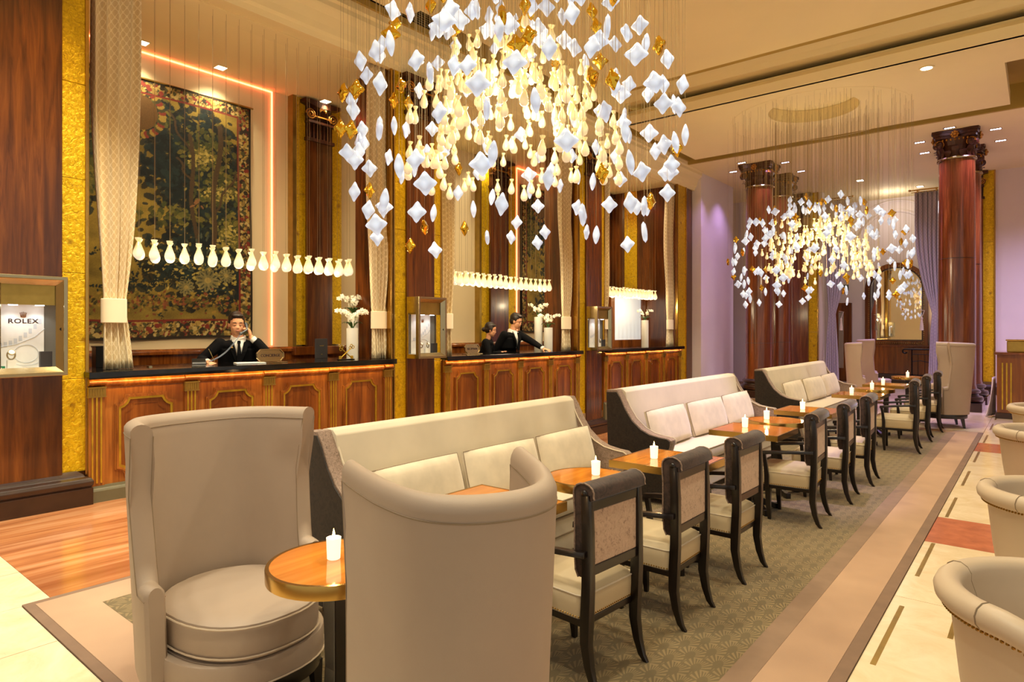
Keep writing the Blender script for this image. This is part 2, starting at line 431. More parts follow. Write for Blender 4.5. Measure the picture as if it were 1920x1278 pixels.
for (a, b, m) in rows:
    if b < 0.2 or a > 15.6: continue
    tile(-0.66, 0.30, a, b, m, 'red_marble_tile' if m == 'red_marble' else 'marble_tile')
    tile(0.30, 1.26, a, b, 'beige_marble')
    tile(1.26, 2.22, a, b, m, 'red_marble_tile' if m == 'red_marble' else 'marble_tile')
    tile(2.22, 3.18, a, b)
yend = rows[-1][1]
yy = 15.53
for j in range(5):
    for i in range(9): tile(-6.4+1.06*i, -6.4+1.06*(i+1), yy+1.2*j, yy+1.2*(j+1))
for i in range(5):
    for j in range(3): tile(-4.42+0.752*i if i else -4.42, -4.42+0.752*(i+1), 12.0+1.176*j, 12.0+1.176*(j+1))
# brass inlay dashes in the marble
for (x, a, b) in [(-0.60, 3.37, 4.19), (-0.60, 1.95, 2.77), (-0.60, 4.76, 5.57), (-0.60, 6.42, 7.22), (-0.60, 7.82, 8.67), (-0.60, 9.29, 10.14), (-0.60, 10.98, 11.81), (-0.60, 12.48, 13.29), (-0.60, 13.9, 14.7),
                (-0.35, 3.9, 4.27), (-0.30, 12.9, 13.5), (-0.20, 14.4, 15.0), (-1.3, 16.0, 16.8), (-0.10, 11.2, 11.9)]:
    obj('brass_inlay', MB().box(x-0.012, x+0.012, a, b, -0.002, 0.0015), 'dull_brass', floor_o)
# carpet
cp = thing('carpet', 'long green-brown carpet woven with fans, pale tan border, under sofas and chairs', 'carpet', (-4.42, 1.05, 0))
W_, L_ = 3.76, 10.95
obj('carpet_field', MB().box(0.31, 3.33, 0.30, L_-0.3, 0.0, 0.012), 'fan_carpet', cp)
mb = MB(); mb.box(0.05, 0.31, 0.05, L_-0.05, 0, 0.011); mb.box(3.33, W_-0.06, 0.05, L_-0.05, 0, 0.011); mb.box(0.31, 3.33, 0.05, 0.30, 0, 0.011); mb.box(0.31, 3.33, L_-0.3, L_-0.05, 0, 0.011)
obj('carpet_border', mb, 'carpet_border', cp, label='plain tan border band')
mb = MB(); mb.box(0, 0.05, 0, L_, 0, 0.009); mb.box(W_-0.06, W_, 0, L_, 0, 0.009); mb.box(0.05, W_-0.06, 0, 0.05, 0, 0.009); mb.box(0.05, W_-0.06, L_-0.05, L_, 0, 0.009)
obj('carpet_edging', mb, 'carpet_edge', cp, label='darker bound edge')
obj('carpet_band', MB().box(3.33, 3.44, 0.3, L_-0.3, 0.011, 0.0125), 'carpet_band', cp)

# ---- alcove behind the desks
ZA = 5.05
struct('wall_back', MB().box(-8.9, -8.7, -1, 15.3, -0.5, ZA), 'cream_wall')
wb = bpy.data.objects['wall_back']
mb = MB(); mb.box(-8.7, -8.62, -1, 15.1, -0.5, 1.24)
struct('trim_dado', mb, 'panel_wood')
mb = MB(); mb.prism([(-8.7, 1.24), (-8.56, 1.24), (-8.56, 1.28), (-8.60, 1.31), (-8.70, 1.31)], -1, 15.1, 1)
struct('trim_dado_rail', mb, 'panel_wood', bevel=0.006)
# ceiling of the alcove with recessed square lights
mb = MB().box(-8.9, -6.68, -1, 15.2, ZA, ZA+0.15); struct('ceiling_alcove', mb, 'ceiling_paint')
for (x, y, lab) in [(-8.44, 3.20, 'beside the tall left curtain'), (-8.44, 4.17, 'above the right half of the first tapestry'), (-8.44, 5.8, 'over the first rear pilaster'), (-7.0, 4.98, 'near the first chandelier, front row'), (-8.44, 8.3, 'above the cream wall behind the second desk'), (-8.44, 9.6, 'over the second rear pilaster'), (-8.44, 12.4, 'above the second tapestry'), (-8.44, 13.6, 'over the lit panel')]:
    t_ = thing('ceiling_spotlight', 'small square recessed ceiling spotlight ' + lab, 'light', (x, y, ZA-0.001), 0, 'square alcove spotlights')
    obj('light_frame', MB().box(-.075, .075, -.075, .075, -0.006, 0.0), 'ceiling_paint', t_)
    obj('light_diffuser', MB().box(-.058, .058, -.058, .058, -0.009, -0.006), 'fitting_glow', t_)
# crown moulding from the alcove lip up to the main ceiling
prof = [(-6.70, ZA+0.15), (-6.70, ZA-0.04), (-6.62, ZA-0.04), (-6.60, ZA+0.02), (-6.57, ZA+0.05), (-6.55, 5.17), (-6.50, 5.27), (-6.44, 5.32), (-6.42, 5.34), (-6.42, 5.40), (-6.38, 5.42), (-6.38, 5.50), (-6.70, 5.50)]
struct('trim_crown', MB().prism(prof[::-1], -1, 15.2, 1), 'ceiling_paint')
# main ceiling: outer field, cove channel, dropped slabs, raised tray
ZC = 5.43
mb = MB(); mb.box(-9.2, 4.6, 14.331, 22.1, ZC, ZC+0.2); mb.box(-0.02, 4.6, 11.6, 14.2, ZC, ZC+0.2)
struct('ceiling', mb, 'ceiling_paint')
mb = MB(); mb.box(-6.9, 4.6, -1, 14.6, 5.86, 5.95)
struct('ceiling_cove', mb, 'cove_paint')
mb = MB(); mb.box(-6.40, -6.34, -1, 14.27, 5.50, 5.86); mb.box(-6.40, 4.6, 14.27, 14.33, 5.43, 5.86)
struct('trim_cove', mb, 'cove_paint')
# front slab with round recess
def slab_with_hole(x0, x1, y0, y1, z0, z1, cx, cy, r, n=48):
    mb = MB(); per = []
    for k in range(n):
        a = 2*PI*k/n; dx, dy = math.cos(a), math.sin(a)
        ts = []
        if dx > 1e-9: ts.append((x1-cx)/dx)
        if dx < -1e-9: ts.append((x0-cx)/dx)
        if dy > 1e-9: ts.append((y1-cy)/dy)
        if dy < -1e-9: ts.append((y0-cy)/dy)
        t_ = min(ts); per.append([cx+dx*t_, cy+dy*t_])
    for (px, py) in ((x0,y0),(x1,y0),(x1,y1),(x0,y1)):
        i = min(range(n), key=lambda q: (per[q][0]-px)**2+(per[q][1]-py)**2); per[i] = [px, py]
    ins = [(cx+r*math.cos(2*PI*k/n), cy+r*math.sin(2*PI*k/n)) for k in range(n)]
    vs = [(p[0],p[1],z0) for p in per]+[(p[0],p[1],z0) for p in ins]+[(p[0],p[1],z1) for p in per]+[(p[0],p[1],z1) for p in ins]
    fs = []
    for k in range(n):
        j = (k+1) % n
        fs += [(k, n+k, n+j, j), (2*n+k, 2*n+j, 3*n+j, 3*n+k), (k, j, 2*n+j, 2*n+k), (n+k, 3*n+k, 3*n+j, n+j)]
    return mb.add(vs, fs)
struct('ceiling_slab', slab_with_hole(-5.99, -0.39, 10.66, 13.80, 5.38, 5.60, -3.05, 11.95, 0.72), 'ceiling_paint')
mb = MB(); mb.box(-0.39, 4.6, 10.66, 11.6, 5.38, 5.60); mb.box(-5.99, 4.6, 10.66, 10.72, 5.60, 5.62)
struct('ceiling_slab_side', mb, 'ceiling_paint')
struct('ceiling_recess', MB().cyl((-3.05, 11.95, 0), 0.95, 5.605, 5.63, 48), 'ceiling_paint')
struct('ceiling_slab_near', slab_with_hole(-5.99, 1.2, -1, 5.15, 5.38, 5.60, -3.42, 4.17-0.25, 0.72), 'ceiling_paint')
struct('ceiling_recess_near', MB().cyl((-3.42, 3.92, 0), 0.95, 5.605, 5.63, 48), 'ceiling_paint')
# raised tray between the slabs
mb = MB(); mb.prism([(10.64, 5.38), (10.72, 5.38), (10.72, 5.56), (10.60, 5.56), (10.56, 5.50), (10.60, 5.44)], -5.99, 4.6, 0)
struct('trim_tray_lower', mb, 'ceiling_paint')
mb = MB(); mb.prism([(10.44, 5.70), (10.62, 5.70), (10.95, 5.74), (10.95, 5.95), (10.2, 5.95), (10.2, 5.90), (10.34, 5.86), (10.40, 5.78)], -5.99, 4.6, 0)
struct('trim_tray_upper', mb, 'ceiling_paint')
mb = MB(); mb.prism([(10.2, 5.86), (10.2, 5.93), (9.95, 5.93), (9.95, 5.90)], -5.99, 4.6, 0)
struct('trim_tray_fillet', mb, 'cream_wall')
mb = MB(); mb.box(-6.0, 4.6, 5.2, 10.2, 5.845, 5.86); struct('ceiling_tray', mb, 'ceiling_paint')
mb = MB(); mb.box(-5.99, 4.6, 5.15, 5.30, 5.40, 5.60); mb.box(-6.0, -5.9, 5.3, 10.6, 5.55, 5.85); struct('trim_tray_side', mb, 'ceiling_paint')
# warm light in the coves (LED tape lying in the channel, on top of the slab edge)
for (nm, b) in (('in the cove behind the far slab', (-5.97, -0.45, 13.68, 13.72, 5.605, 5.62)), ('in the cove along the left of the far slab', (-5.95, -5.91, 10.8, 13.7, 5.605, 5.62)), ('in the cove along the left of the near slab', (-5.95, -5.91, -0.5, 5.0, 5.605, 5.62))):
    tag(obj('cove_light', MB().box(*b), 'cove_led'), 'thin warm light tape ' + nm, 'light', 'cove light tapes')
# air vent in the cove riser
vt = thing('ceiling_vent', 'long slatted air vent in the ceiling cove above the first chandelier', 'vent', (-6.335, 4.7, 5.56))
obj('vent_frame', MB().box(-0.004, 0.004, -0.05, 1.55, 0.02, 0.22), 'dark_metal', vt)
for k in range(6): obj('vent_slat', MB().box(0.004, 0.014, -0.03, 1.53, 0.035+0.03*k, 0.045+0.03*k), 'vent_metal', vt)

# ---- piers between the bays
def capital(mbd, mbg, x0, x1, y0, y1, z0, z1, face='x'):
    """flat ionic pilaster capital facing +X (or -Y): fluted neck, volutes, concave abacus"""
    w_ = (y1-y0); n = 7; zh = z0+(z1-z0)*0.42
    mbd.box(x0, x1-0.02, y0, y1, z0, z1)
    mbd.box(x0, x1+0.02, y0-0.03, y1+0.03, z0-0.03, z0+0.02)
    for k in range(n):
        yc = y0+w_*(k+0.5)/n
        mbd.box(x1-0.02, x1+0.015, yc-w_/n*0.3, yc+w_/n*0.3, z0+0.02, zh)
    mbd.box(x0, x1+0.05, y0-0.02, y1+0.02, zh, zh+0.035)
    # abacus with horns
    pts = [(y0-0.10, z1), (y0-0.10, z1-0.05), (y0+w_*0.2, z1-0.09), (y0+w_*0.5, z1-0.10), (y1-w_*0.2, z1-0.09), (y1+0.10, z1-0.05), (y1+0.10, z1)]
    mbd.prism(pts[::-1], x0, x1+0.09, 0)
    for s, yc in ((-1, y0+0.02), (1, y1-0.02)):
        zc = zh+0.12; sp = []
        for i in range(26):
            a = i/25*4.2*PI; r = 0.085*(1-i/29)
            sp.append((x1+0.045, yc+s*r*math.cos(a), zc+r*math.sin(a)))
        mbg.tube(sp, 0.011, 5)
        mbd.lathe([(0.075, 0), (0.075, 0.05)], 14, (0, 0, 0)); 
        i0 = len(mbd.v)-28
        for q in range(i0, len(mbd.v)):
            px, py, pz = mbd.v[q]; mbd.v[q] = (x1-0.01+pz, yc+px, zc+py)
    yc = (y0+y1)/2
    for i in range(7):
        a = PI*(0.1+0.8*i/6); mbg.ell((x1+0.07, yc+0.05*math.cos(a), z1-0.14+0.05*math.sin(a)), (0.018, 0.016, 0.035), 6, 5)
    mbg.box(x1+0.0, x1+0.045, y0+0.06, y1-0.06, zh+0.10, zh+0.12)
def base_mold(mb, x1, y0, y1, zf, xb=-7.2):
    """plinth, torus and scotia under a pier, front at x1"""
    prof = [(0.10, 0.0), (0.10, 0.15), (0.085, 0.155), (0.10, 0.175), (0.105, 0.205), (0.09, 0.235), (0.05, 0.25), (0.04, 0.27), (0.0, 0.30)]
    rings = []
    for (d, z) in prof:
        rings.append([(x1+d, y0-d, zf+z), (x1+d, y1+d, zf+z), (xb, y1+d, zf+z), (xb, y0-d, zf+z)])
    mb.loft(rings)
def pier(y0, w0, w1, y1, idx):
    """y0..y1 body, w0..w1 wood pilaster between gold strips"""
    p = thing('wooden_pier', ['mahogany pier with gold strip at the far left edge, nearest the camera', 'mahogany pier between the first and second desks, gold strips either side', 'mahogany pier between the second and third desks, gold strips either side'][idx], 'pillar', (-6.62, (y0+y1)/2, 0))
    p['kind'] = 'structure'
    cy = (y0+y1)/2; L = lambda mb: mb.xf(Matrix.Translation((6.62, -cy, 0)))
    zb = ramp_z(cy)
    obj('pier_body', L(MB().box(-7.40, -6.66, y0+0.01, y1-0.01, zb, ZA)), 'pillar_wood', p)
    obj('pilaster_shaft', L(MB().box(-6.66, -6.60, w0, w1, zb+0.28, ZA-0.5)), 'pillar_wood', p, bevel=0.008)
    for (a, b) in ((y0+0.075 if idx else y0, w0), (w1, y1-0.03)):
        zs = [zb+0.29, 1.12, 2.06, 2.9, 3.75, 4.6, ZA]
        for z0, z1 in zip(zs[:-1], zs[1:]):
            obj('gold_leaf_panel', L(MB().box(-6.66, -6.635, a, b, z0+0.002, z1-0.002)), 'gold_leaf', p, bevel=0.002, seg=1)
    for yb in ((y0, y0+0.03), (y0+0.045, y0+0.07), (y1-0.03, y1)):
        obj('brass_edge', L(MB().box(-6.72, -6.625, yb[0], yb[1], zb+0.25, ZA)), 'brass', p, bevel=0.006)
    mb = MB(); base_mold(mb, -6.62, y0+0.05, y1-0.10, zb); obj('pier_base', L(mb), 'base_wood', p, bevel=0.004)
    md, mg = MB(), MB(); capital(md, mg, -6.66, -6.59, w0, w1, ZA-0.55, ZA-0.06)
    obj('capital', L(md), 'capital_bronze', p); obj('capital_ornament', L(mg), 'capital_gilt', p, smooth=True, label='gilded scrolls and leaves')
pier(0.9, 1.25, 1.858, 2.07, 0)
pier(5.56, 5.82, 6.325, 6.50, 1)
pier(10.0, 10.26, 10.81, 10.97, 2)
# last pier: gold strips and end return of the alcove
p = thing('wooden_pier', 'gold-edged pier ending the row of desks beside the cream wall', 'pillar', (-6.62, 14.6, 0)); p['kind'] = 'structure'
obj('pier_body', MB().box(-2.0, -0.04, -0.10, 0.55, -0.44, ZA), 'pillar_wood', p)
for z0, z1 in zip([-0.2, 1.12, 2.06, 2.9, 3.75, 4.6], [1.12, 2.06, 2.9, 3.75, 4.6, ZA]):
    obj('gold_leaf_panel', MB().box(-0.04, -0.02, -0.33, 0.12, z0+.002, z1-.002), 'gold_leaf', p)
    obj('gold_leaf_panel', MB().box(-1.55, -1.20, -0.125, -0.10, z0+.002, z1-.002), 'gold_leaf', p)
obj('brass_edge', MB().box(-0.06, 0.0, 0.12, 0.16, -0.2, ZA), 'brass', p); obj('brass_edge', MB().box(-0.06, 0.0, -0.36, -0.33, -0.2, ZA), 'brass', p)
# cream pier and lilac wall at the end of the desks
struct('wall_pier', MB().box(-9.2, -6.45, 15.2, 17.35, -0.5, ZC), 'white_wall')
struct('wall_left', MB().box(-9.2, -9.0, 15.3, 22.0, 0, ZC), 'white_wall')
# back wall pilasters inside the alcove
def back_pilaster(g0, w0, w1, g1, lab):
    p = thing('back_pilaster', lab, 'pillar', (-8.7, (g0+g1)/2, 0)); p['kind'] = 'structure'; cy = (g0+g1)/2
    L = lambda mb: mb.xf(Matrix.Translation((8.7, -cy, 0)))
    for (a, b) in ((g0, w0), (w1, g1)):
        for z0, z1 in zip([1.33, 2.4, 3.6], [2.4, 3.6, ZA]):
            obj('gold_leaf_panel', L(MB().box(-8.70, -8.60, a, b, z0+.002, z1-.002)), 'gold_leaf', p)
    obj('brass_edge', L(MB().box(-8.70, -8.57, g0-0.06, g0, 1.3, ZA)), 'dull_brass', p)
    obj('pilaster_shaft', L(MB().box(-8.70, -8.55, w0, w1, 1.31, 4.45)), 'pillar_wood', p, bevel=0.008)
    md, mg = MB(), MB(); capital(md, mg, -8.66, -8.54, w0+0.01, w1-0.01, 4.45, 5.02)
    obj('capital', L(md), 'capital_bronze', p); obj('capital_ornament', L(mg), 'capital_gilt', p, smooth=True)
    obj('pilaster_base', L(MB().box(-8.70, -8.50, g0-0.06, g1, 1.18, 1.31)), 'panel_wood', p, bevel=0.01)
back_pilaster(5.38, 5.55, 6.0, 6.2, 'gold and mahogany pilaster on the rear wall behind the first desk')
back_pilaster(9.50, 9.75, 10.32, 10.60, 'gold and mahogany pilaster on the rear wall behind the second desk')
back_pilaster(14.0, 14.2, 14.75, 15.0, 'gold and mahogany pilaster on the rear wall behind the third desk')
# red light tape framing the tapestry panels
def led_frame(y0, y1):
    t_ = thing('red_light_frame', 'thin glowing red light line around the %s tapestry' % ('first' if y0 < 5 else 'second'), 'light', (-8.69, (y0+y1)/2, 0))
    cy = (y0+y1)/2
    for nm, b in (('light_tape', (y0, y0+0.018, 1.33, ZA-0.02)), ('light_tape', (y1-0.018, y1, 1.33, ZA-0.02)), ('light_tape', (y0, y1, ZA-0.03, ZA-0.012))):
        obj(nm, MB().box(0, 0.012, b[0]-cy, b[1]-cy, b[2], b[3]), 'red_led', t_)
led_frame(1.6, 5.06); led_frame(10.74, 13.9)

# ---- tapestries: the woven picture is colour on the cloth, painted per vertex
def tapestry(y0, y1, z0, z1, lab, seed):
    rnd = np.random.RandomState(seed); nx, nz = 260, 400
    U, V = np.meshgrid(np.linspace(0, 1, nx), np.linspace(0, 1, nz))
    col = np.zeros((nz, nx, 3))
    lin = lambda r, g, b: np.array(srgb(r, g, b)[:3])
    col[:] = lin(142, 118, 44)
    def nzf(fx, fz, n=6):
        o = np.zeros_like(U)
        for k in range(n):
            a, b_, c_ = rnd.uniform(-1, 1)*fx*(1+k*.7), rnd.uniform(-1, 1)*fz*(1+k*.7), rnd.uniform(0, 6.28)
            o += np.sin(a*U*6.28+b_*V*6.28+c_)/(1+k*.4)
        return o
    col *= (1+0.18*nzf(3, 5))[:, :, None]*0.85
    def stamp(cx, cz, r, c, asp=1.0, ang=0.0, alpha=1.0):
        rr = r*1.4; ix0, ix1 = max(0, int((cx-rr)*nx)), min(nx, int((cx+rr)*nx)+1); iz0, iz1 = max(0, int((cz-rr)*nz)), min(nz, int((cz+rr)*nz)+1)
        if ix1 <= ix0 or iz1 <= iz0: return
        u = U[iz0:iz1, ix0:ix1]-cx; v = (V[iz0:iz1, ix0:ix1]-cz)*1.52
        a = u*math.cos(ang)+v*math.sin(ang); b_ = -u*math.sin(ang)+v*math.cos(ang)
        m = ((a/r)**2+(b_/(r*asp))**2 < 1)*alpha
        col[iz0:iz1, ix0:ix1] = col[iz0:iz1, ix0:ix1]*(1-m[..., None])+np.array(c)*m[..., None]
    dk = [lin(12, 20, 22), lin(16, 28, 28), lin(24, 38, 36), lin(9, 12, 12)]; md = [lin(60, 64, 28), lin(84, 82, 34), lin(110, 100, 40)]; lt = [lin(150, 134, 60), lin(168, 148, 74)]
    def cluster(cx, cz, sx, sz, n, cols, r=0.016):
        for _ in range(n):
            x = rnd.normal(cx, sx); z = rnd.normal(cz, sz)
            stamp(x, z, r*rnd.uniform(.6, 1.5), cols[rnd.randint(len(cols))]*rnd.uniform(.7, 1.3), rnd.uniform(.35, .7), rnd.uniform(0, 3.1), 0.9)
    # dark wood at the right, masses of foliage
    for (cx, cz, sx, sz, n) in [(.70,.72,.14,.10,620),(.58,.80,.14,.06,260),(.80,.50,.09,.16,620),(.62,.60,.10,.06,200),(.66,.42,.12,.07,260),(.72,.27,.16,.07,520),(.30,.87,.13,.04,160),(.10,.70,.06,.10,160),(.45,.67,.07,.03,80)]:
        cluster(cx, cz, sx, sz, n, dk, 0.024)
    for (cx, cz, sx, sz, n) in [(.12,.76,.07,.08,300),(.72,.78,.07,.05,150),(.82,.66,.08,.04,140),(.76,.58,.06,.02,80),(.86,.44,.05,.05,140),(.55,.49,.10,.02,90),(.35,.88,.12,.03,160),(.14,.60,.06,.04,150)]:
        cluster(cx, cz, sx, sz, n, md, 0.015)
    for (cx, cz, sx, sz, n) in [(.70,.74,.05,.02,50),(.80,.60,.06,.02,60),(.84,.42,.04,.04,60),(.6,.28,.12,.05,90),(.76,.24,.09,.04,120)]:
        cluster(cx, cz, sx, sz, n, lt, 0.010)
    # trunks and branches
    for (x0, z0_, x1, z1_, r) in [(.62,.82,.66,.30,.012),(.80,.88,.74,.35,.016),(.55,.72,.64,.62,.006),(.9,.7,.76,.52,.007),(.5,.9,.62,.75,.006)]:
        for k in range(90):
            f = k/89; stamp(x0+(x1-x0)*f+.012*math.sin(f*9), z0_+(z1_-z0_)*f, r, lin(70, 52, 30), 1, 0, .8)
    # vines in the lower left
    for b_ in range(16):
        x, z, a = rnd.uniform(.08, .5), rnd.uniform(.17, .33), rnd.uniform(-.6, .9)
        for k in range(14):
            x += .014*math.cos(a); z += .010*math.sin(a); a += rnd.uniform(-.3, .3)
            stamp(x, z, .004, dk[0]); stamp(x+rnd.uniform(-.01, .01), z+rnd.uniform(-.008, .008), .010, dk[rnd.randint(3)], .45, rnd.uniform(0, 3))
    # big pale flower and plume
    for (fx, fz, fr) in [(.72,.235,.075),(.60,.205,.05),(.83,.26,.05)]:
        for k in range(11):
            a = 2*PI*k/11; stamp(fx+fr*.55*math.cos(a), fz+fr*.38*math.sin(a), fr*.42, lin(118, 108, 66)*rnd.uniform(.8, 1.2), .45, a)
            stamp(fx+fr*.62*math.cos(a), fz+fr*.42*math.sin(a), fr*.2, lin(60, 62, 44), .3, a)
        stamp(fx, fz, fr*.25, lin(150, 130, 70))
    for k in range(40):
        a = rnd.uniform(.3, 2.9); d = rnd.uniform(.05, .22); stamp(.68+d*math.cos(a), .26+d*.75*math.sin(a), .018, lin(64, 72, 58)*rnd.uniform(.7, 1.3), .3, a)
    # meadow flowers at the foot
    cluster(.5, .145, .3, .018, 500, [lin(140, 110, 40), lin(90, 80, 30), lin(120, 60, 34), lin(40, 40, 20)], .010)
    # heron-like pale bird shape
    for (x, z, r, s_, a) in [(.66,.555,.022,.5,.9),(.69,.535,.012,.4,2.2),(.635,.535,.018,.3,.5)]: stamp(x, z, r, lin(130, 88, 50), s_, a)
    stamp(.35, .87, .10, lin(96, 66, 26), 1.05)
    for k in range(46):
        a = 2*PI*k/46; stamp(.35+.125*math.cos(a), .87+.088*math.sin(a), .020, [lin(150, 122, 50), lin(120, 44, 28), lin(60, 56, 26)][k % 3], .7, a)
    # woven floral border
    bw = .085; bh = bw/1.52
    inb = (U < bw) | (U > 1-bw) | (V < bh*1.3) | (V > 1-bh)
    keep = col.copy(); col[inb] = lin(44, 30, 16)
    tmp = col.copy()
    for _ in range(3000):
        side = rnd.randint(4); q = rnd.uniform(0, 1)
        x, z = [(rnd.uniform(.01, bw-.01), q), (rnd.uniform(1-bw+.01, .99), q), (q, rnd.uniform(.012, bh*1.25)), (q, rnd.uniform(1-bh+.006, .99))][side]
        stamp(x, z, rnd.uniform(.006, .016), [lin(160, 130, 60), lin(130, 104, 48), lin(116, 40, 26), lin(70, 66, 34), lin(40, 28, 14), lin(176, 152, 90)][rnd.randint(6)], rnd.uniform(.5, 1), rnd.uniform(0, 3))
    inn = ((np.abs(U-bw) < .006) | (np.abs(U-1+bw) < .006)) & (V > bh*1.3) & (V < 1-bh) | (((np.abs(V-bh*1.3) < .004) | (np.abs(V-1+bh) < .004)) & (U > bw) & (U < 1-bw))
    col[inn] = lin(112, 34, 22)
    out = (U < .012) | (U > .988) | (V < .009) | (V > .991); col[out] = lin(36, 26, 14)
    col *= (0.86+0.28*rnd.rand(nz, nx))[:, :, None]
    bot = 0.02*np.sin(U*5)
    X = 0.03+0.018*np.sin(U*9+V*2)+0.02*(1-V)
    Y = y0+(y1-y0)*U; Z = z0+(z1-z0)*V
    Z = Z-0.015*np.sin(U*PI*2)*(1-V); Y = Y+(0.03*np.sin(V*5.0))*(U-.5)*(1-V)
    vs = np.stack([X.ravel(), Y.ravel()-(y0+y1)/2, Z.ravel()-z0], 1)
    idx = np.arange(nx*nz).reshape(nz, nx)
    fs = np.stack([idx[:-1, :-1].ravel(), idx[:-1, 1:].ravel(), idx[1:, 1:].ravel(), idx[1:, :-1].ravel()], 1)
    me = bpy.data.meshes.new('tapestry'); me.from_pydata(vs.tolist(), [], fs.tolist())
    ca = me.color_attributes.new('weave', 'FLOAT_COLOR', 'POINT')
    ca.data.foreach_set('color', np.concatenate([np.clip(col, 0, 1).reshape(-1, 3), np.ones((nx*nz, 1))], 1).ravel().astype(np.float32))
    if 'tapestry' not in M:
        t = NT('tapestry'); a = t.n('ShaderNodeVertexColor'); a.layer_name = 'weave'; t.P(a.outputs[0], 0.9)
        wv = t.n('ShaderNodeTexWave'); wv.inputs['Scale'].default_value = 60; t.link(t.coord('Object'), wv.inputs['Vector']); t.bump(wv.outputs['Fac'], 0.25, 0.003); M['tapestry'] = t.m
    me.materials.append(M['tapestry'])
    root = thing('tapestry', lab, 'tapestry', (-8.69, (y0+y1)/2, z0))
    obj('woven_cloth', None, None, root, me=me)
    obj('hanging_rod', MB().tube([(0.02, -(y1-y0)/2-0.03, z1-z0), (0.02, (y1-y0)/2+0.03, z1-z0)], 0.014), 'dull_brass', root)
    obj('lining', MB().box(0.0, 0.008, -(y1-y0)/2+.01, (y1-y0)/2-.01, 0.02, z1-z0-.01), 'dark_metal', root)
tapestry(2.45, 4.72, 1.44, 4.70, 'large woven tapestry of dark trees hanging behind the man on the telephone', 3)
tapestry(10.86, 12.9, 1.52, 4.70, 'woven tapestry of pale flowers on dark blue, partly hidden, behind the second desk', 9)

# ---- far end of the lounge
# wall with a wide opening, curtains either side
mb = MB(); mb.box(-9.0, -4.72, 19.5, 19.7, 0, ZC); mb.box(-1.9, 4.6, 19.5, 19.7, 0, ZC); struct('wall_far', mb, 'white_wall')
mb = MB().box(-9.0, 4.6, 21.7, 21.9, 0, ZC+0.1); struct('wall_rear', mb, 'white_wall')
struct('wall_front', MB().box(-9.2, -4.3, -3.2, -3.0, 0, 5.4), 'cream_wall')
struct('wall_right', MB().box(4.5, 4.6, 9.5, 22, 0, 5.9), 'cream_wall')
# arch moulding on the rear wall and a second arch outline
for (cx, cz, r, rr, nm) in ((-3.3, 4.1, 0.95, 0.05, 'trim_arch'), (-3.3, 4.1, 1.25, 0.03, 'trim_arch_outer')):
    pts = [(cx+r*math.cos(a), 21.68, cz+r*math.sin(a)) for a in [PI*k/28 for k in range(29)]]
    pts = [(cx+r, 21.68, 3.6)]+pts+[(cx-r, 21.68, 3.6)]
    struct(nm, MB().tube(pts, rr, 8), 'white_wall', smooth=True)
# dark door with brass, exit sign
d = thing('door_1', 'dark panelled door with brass frame under the exit sign', 'door', (-4.66, 21.69, 0)); d['kind'] = 'structure'
obj('door_leaf', MB().box(-0.19, 0.19, -0.05, 0.0, 0.0, 2.30), 'panel_wood', d)
mb = MB(); mb.box(-0.25, -0.19, -0.09, 0.0, 0, 2.38); mb.box(0.19, 0.25, -0.09, 0, 0, 2.38); mb.box(-0.19, 0.19, -0.09, 0, 2.30, 2.38)
obj('door_frame', mb, 'panel_wood', d, bevel=0.008)
for z in (0.5, 1.0, 1.5, 2.0): obj('door_stud', MB().ell((-0.22, -0.10, z), (.02, .015, .02), 8, 6), 'brass', d, smooth=True)
obj('door_handle', MB().tube([(0.12, -0.06, 0.95), (0.12, -0.10, 0.98), (0.12, -0.10, 1.22), (0.12, -0.06, 1.25)], 0.012), 'brass', d, smooth=True)
obj('glass_panel', MB().box(-0.12, 0.02, -0.062, -0.05, 0.4, 2.1), 'mirror_glass', d)
es = thing('exit_sign', 'small dark exit sign plate high on the wall above the dark door', 'sign', (-4.60, 21.66, 2.84))
obj('sign_plate', MB().box(-0.09, 0.09, -0.02, 0.03, -0.08, 0.10), 'exit_green', es, bevel=0.004)
obj('running_figure', MB().ell((0.0, -0.024, 0.06), (.014, .004, .014), 8, 6).tube([(0, -.024, .045), (-.01, -.024, 0), (.02, -.024, -.03), (.0, -.024, -.06)], .007, 5).tube([(-.01, -.024, 0), (-.03, -.024, -.02), (-.06, -.024, -.03)], .006, 5).tube([(-.03, -.024, .03), (.0, -.024, .035), (.03, -.024, .02)], .005, 5), 'white_wall', es)

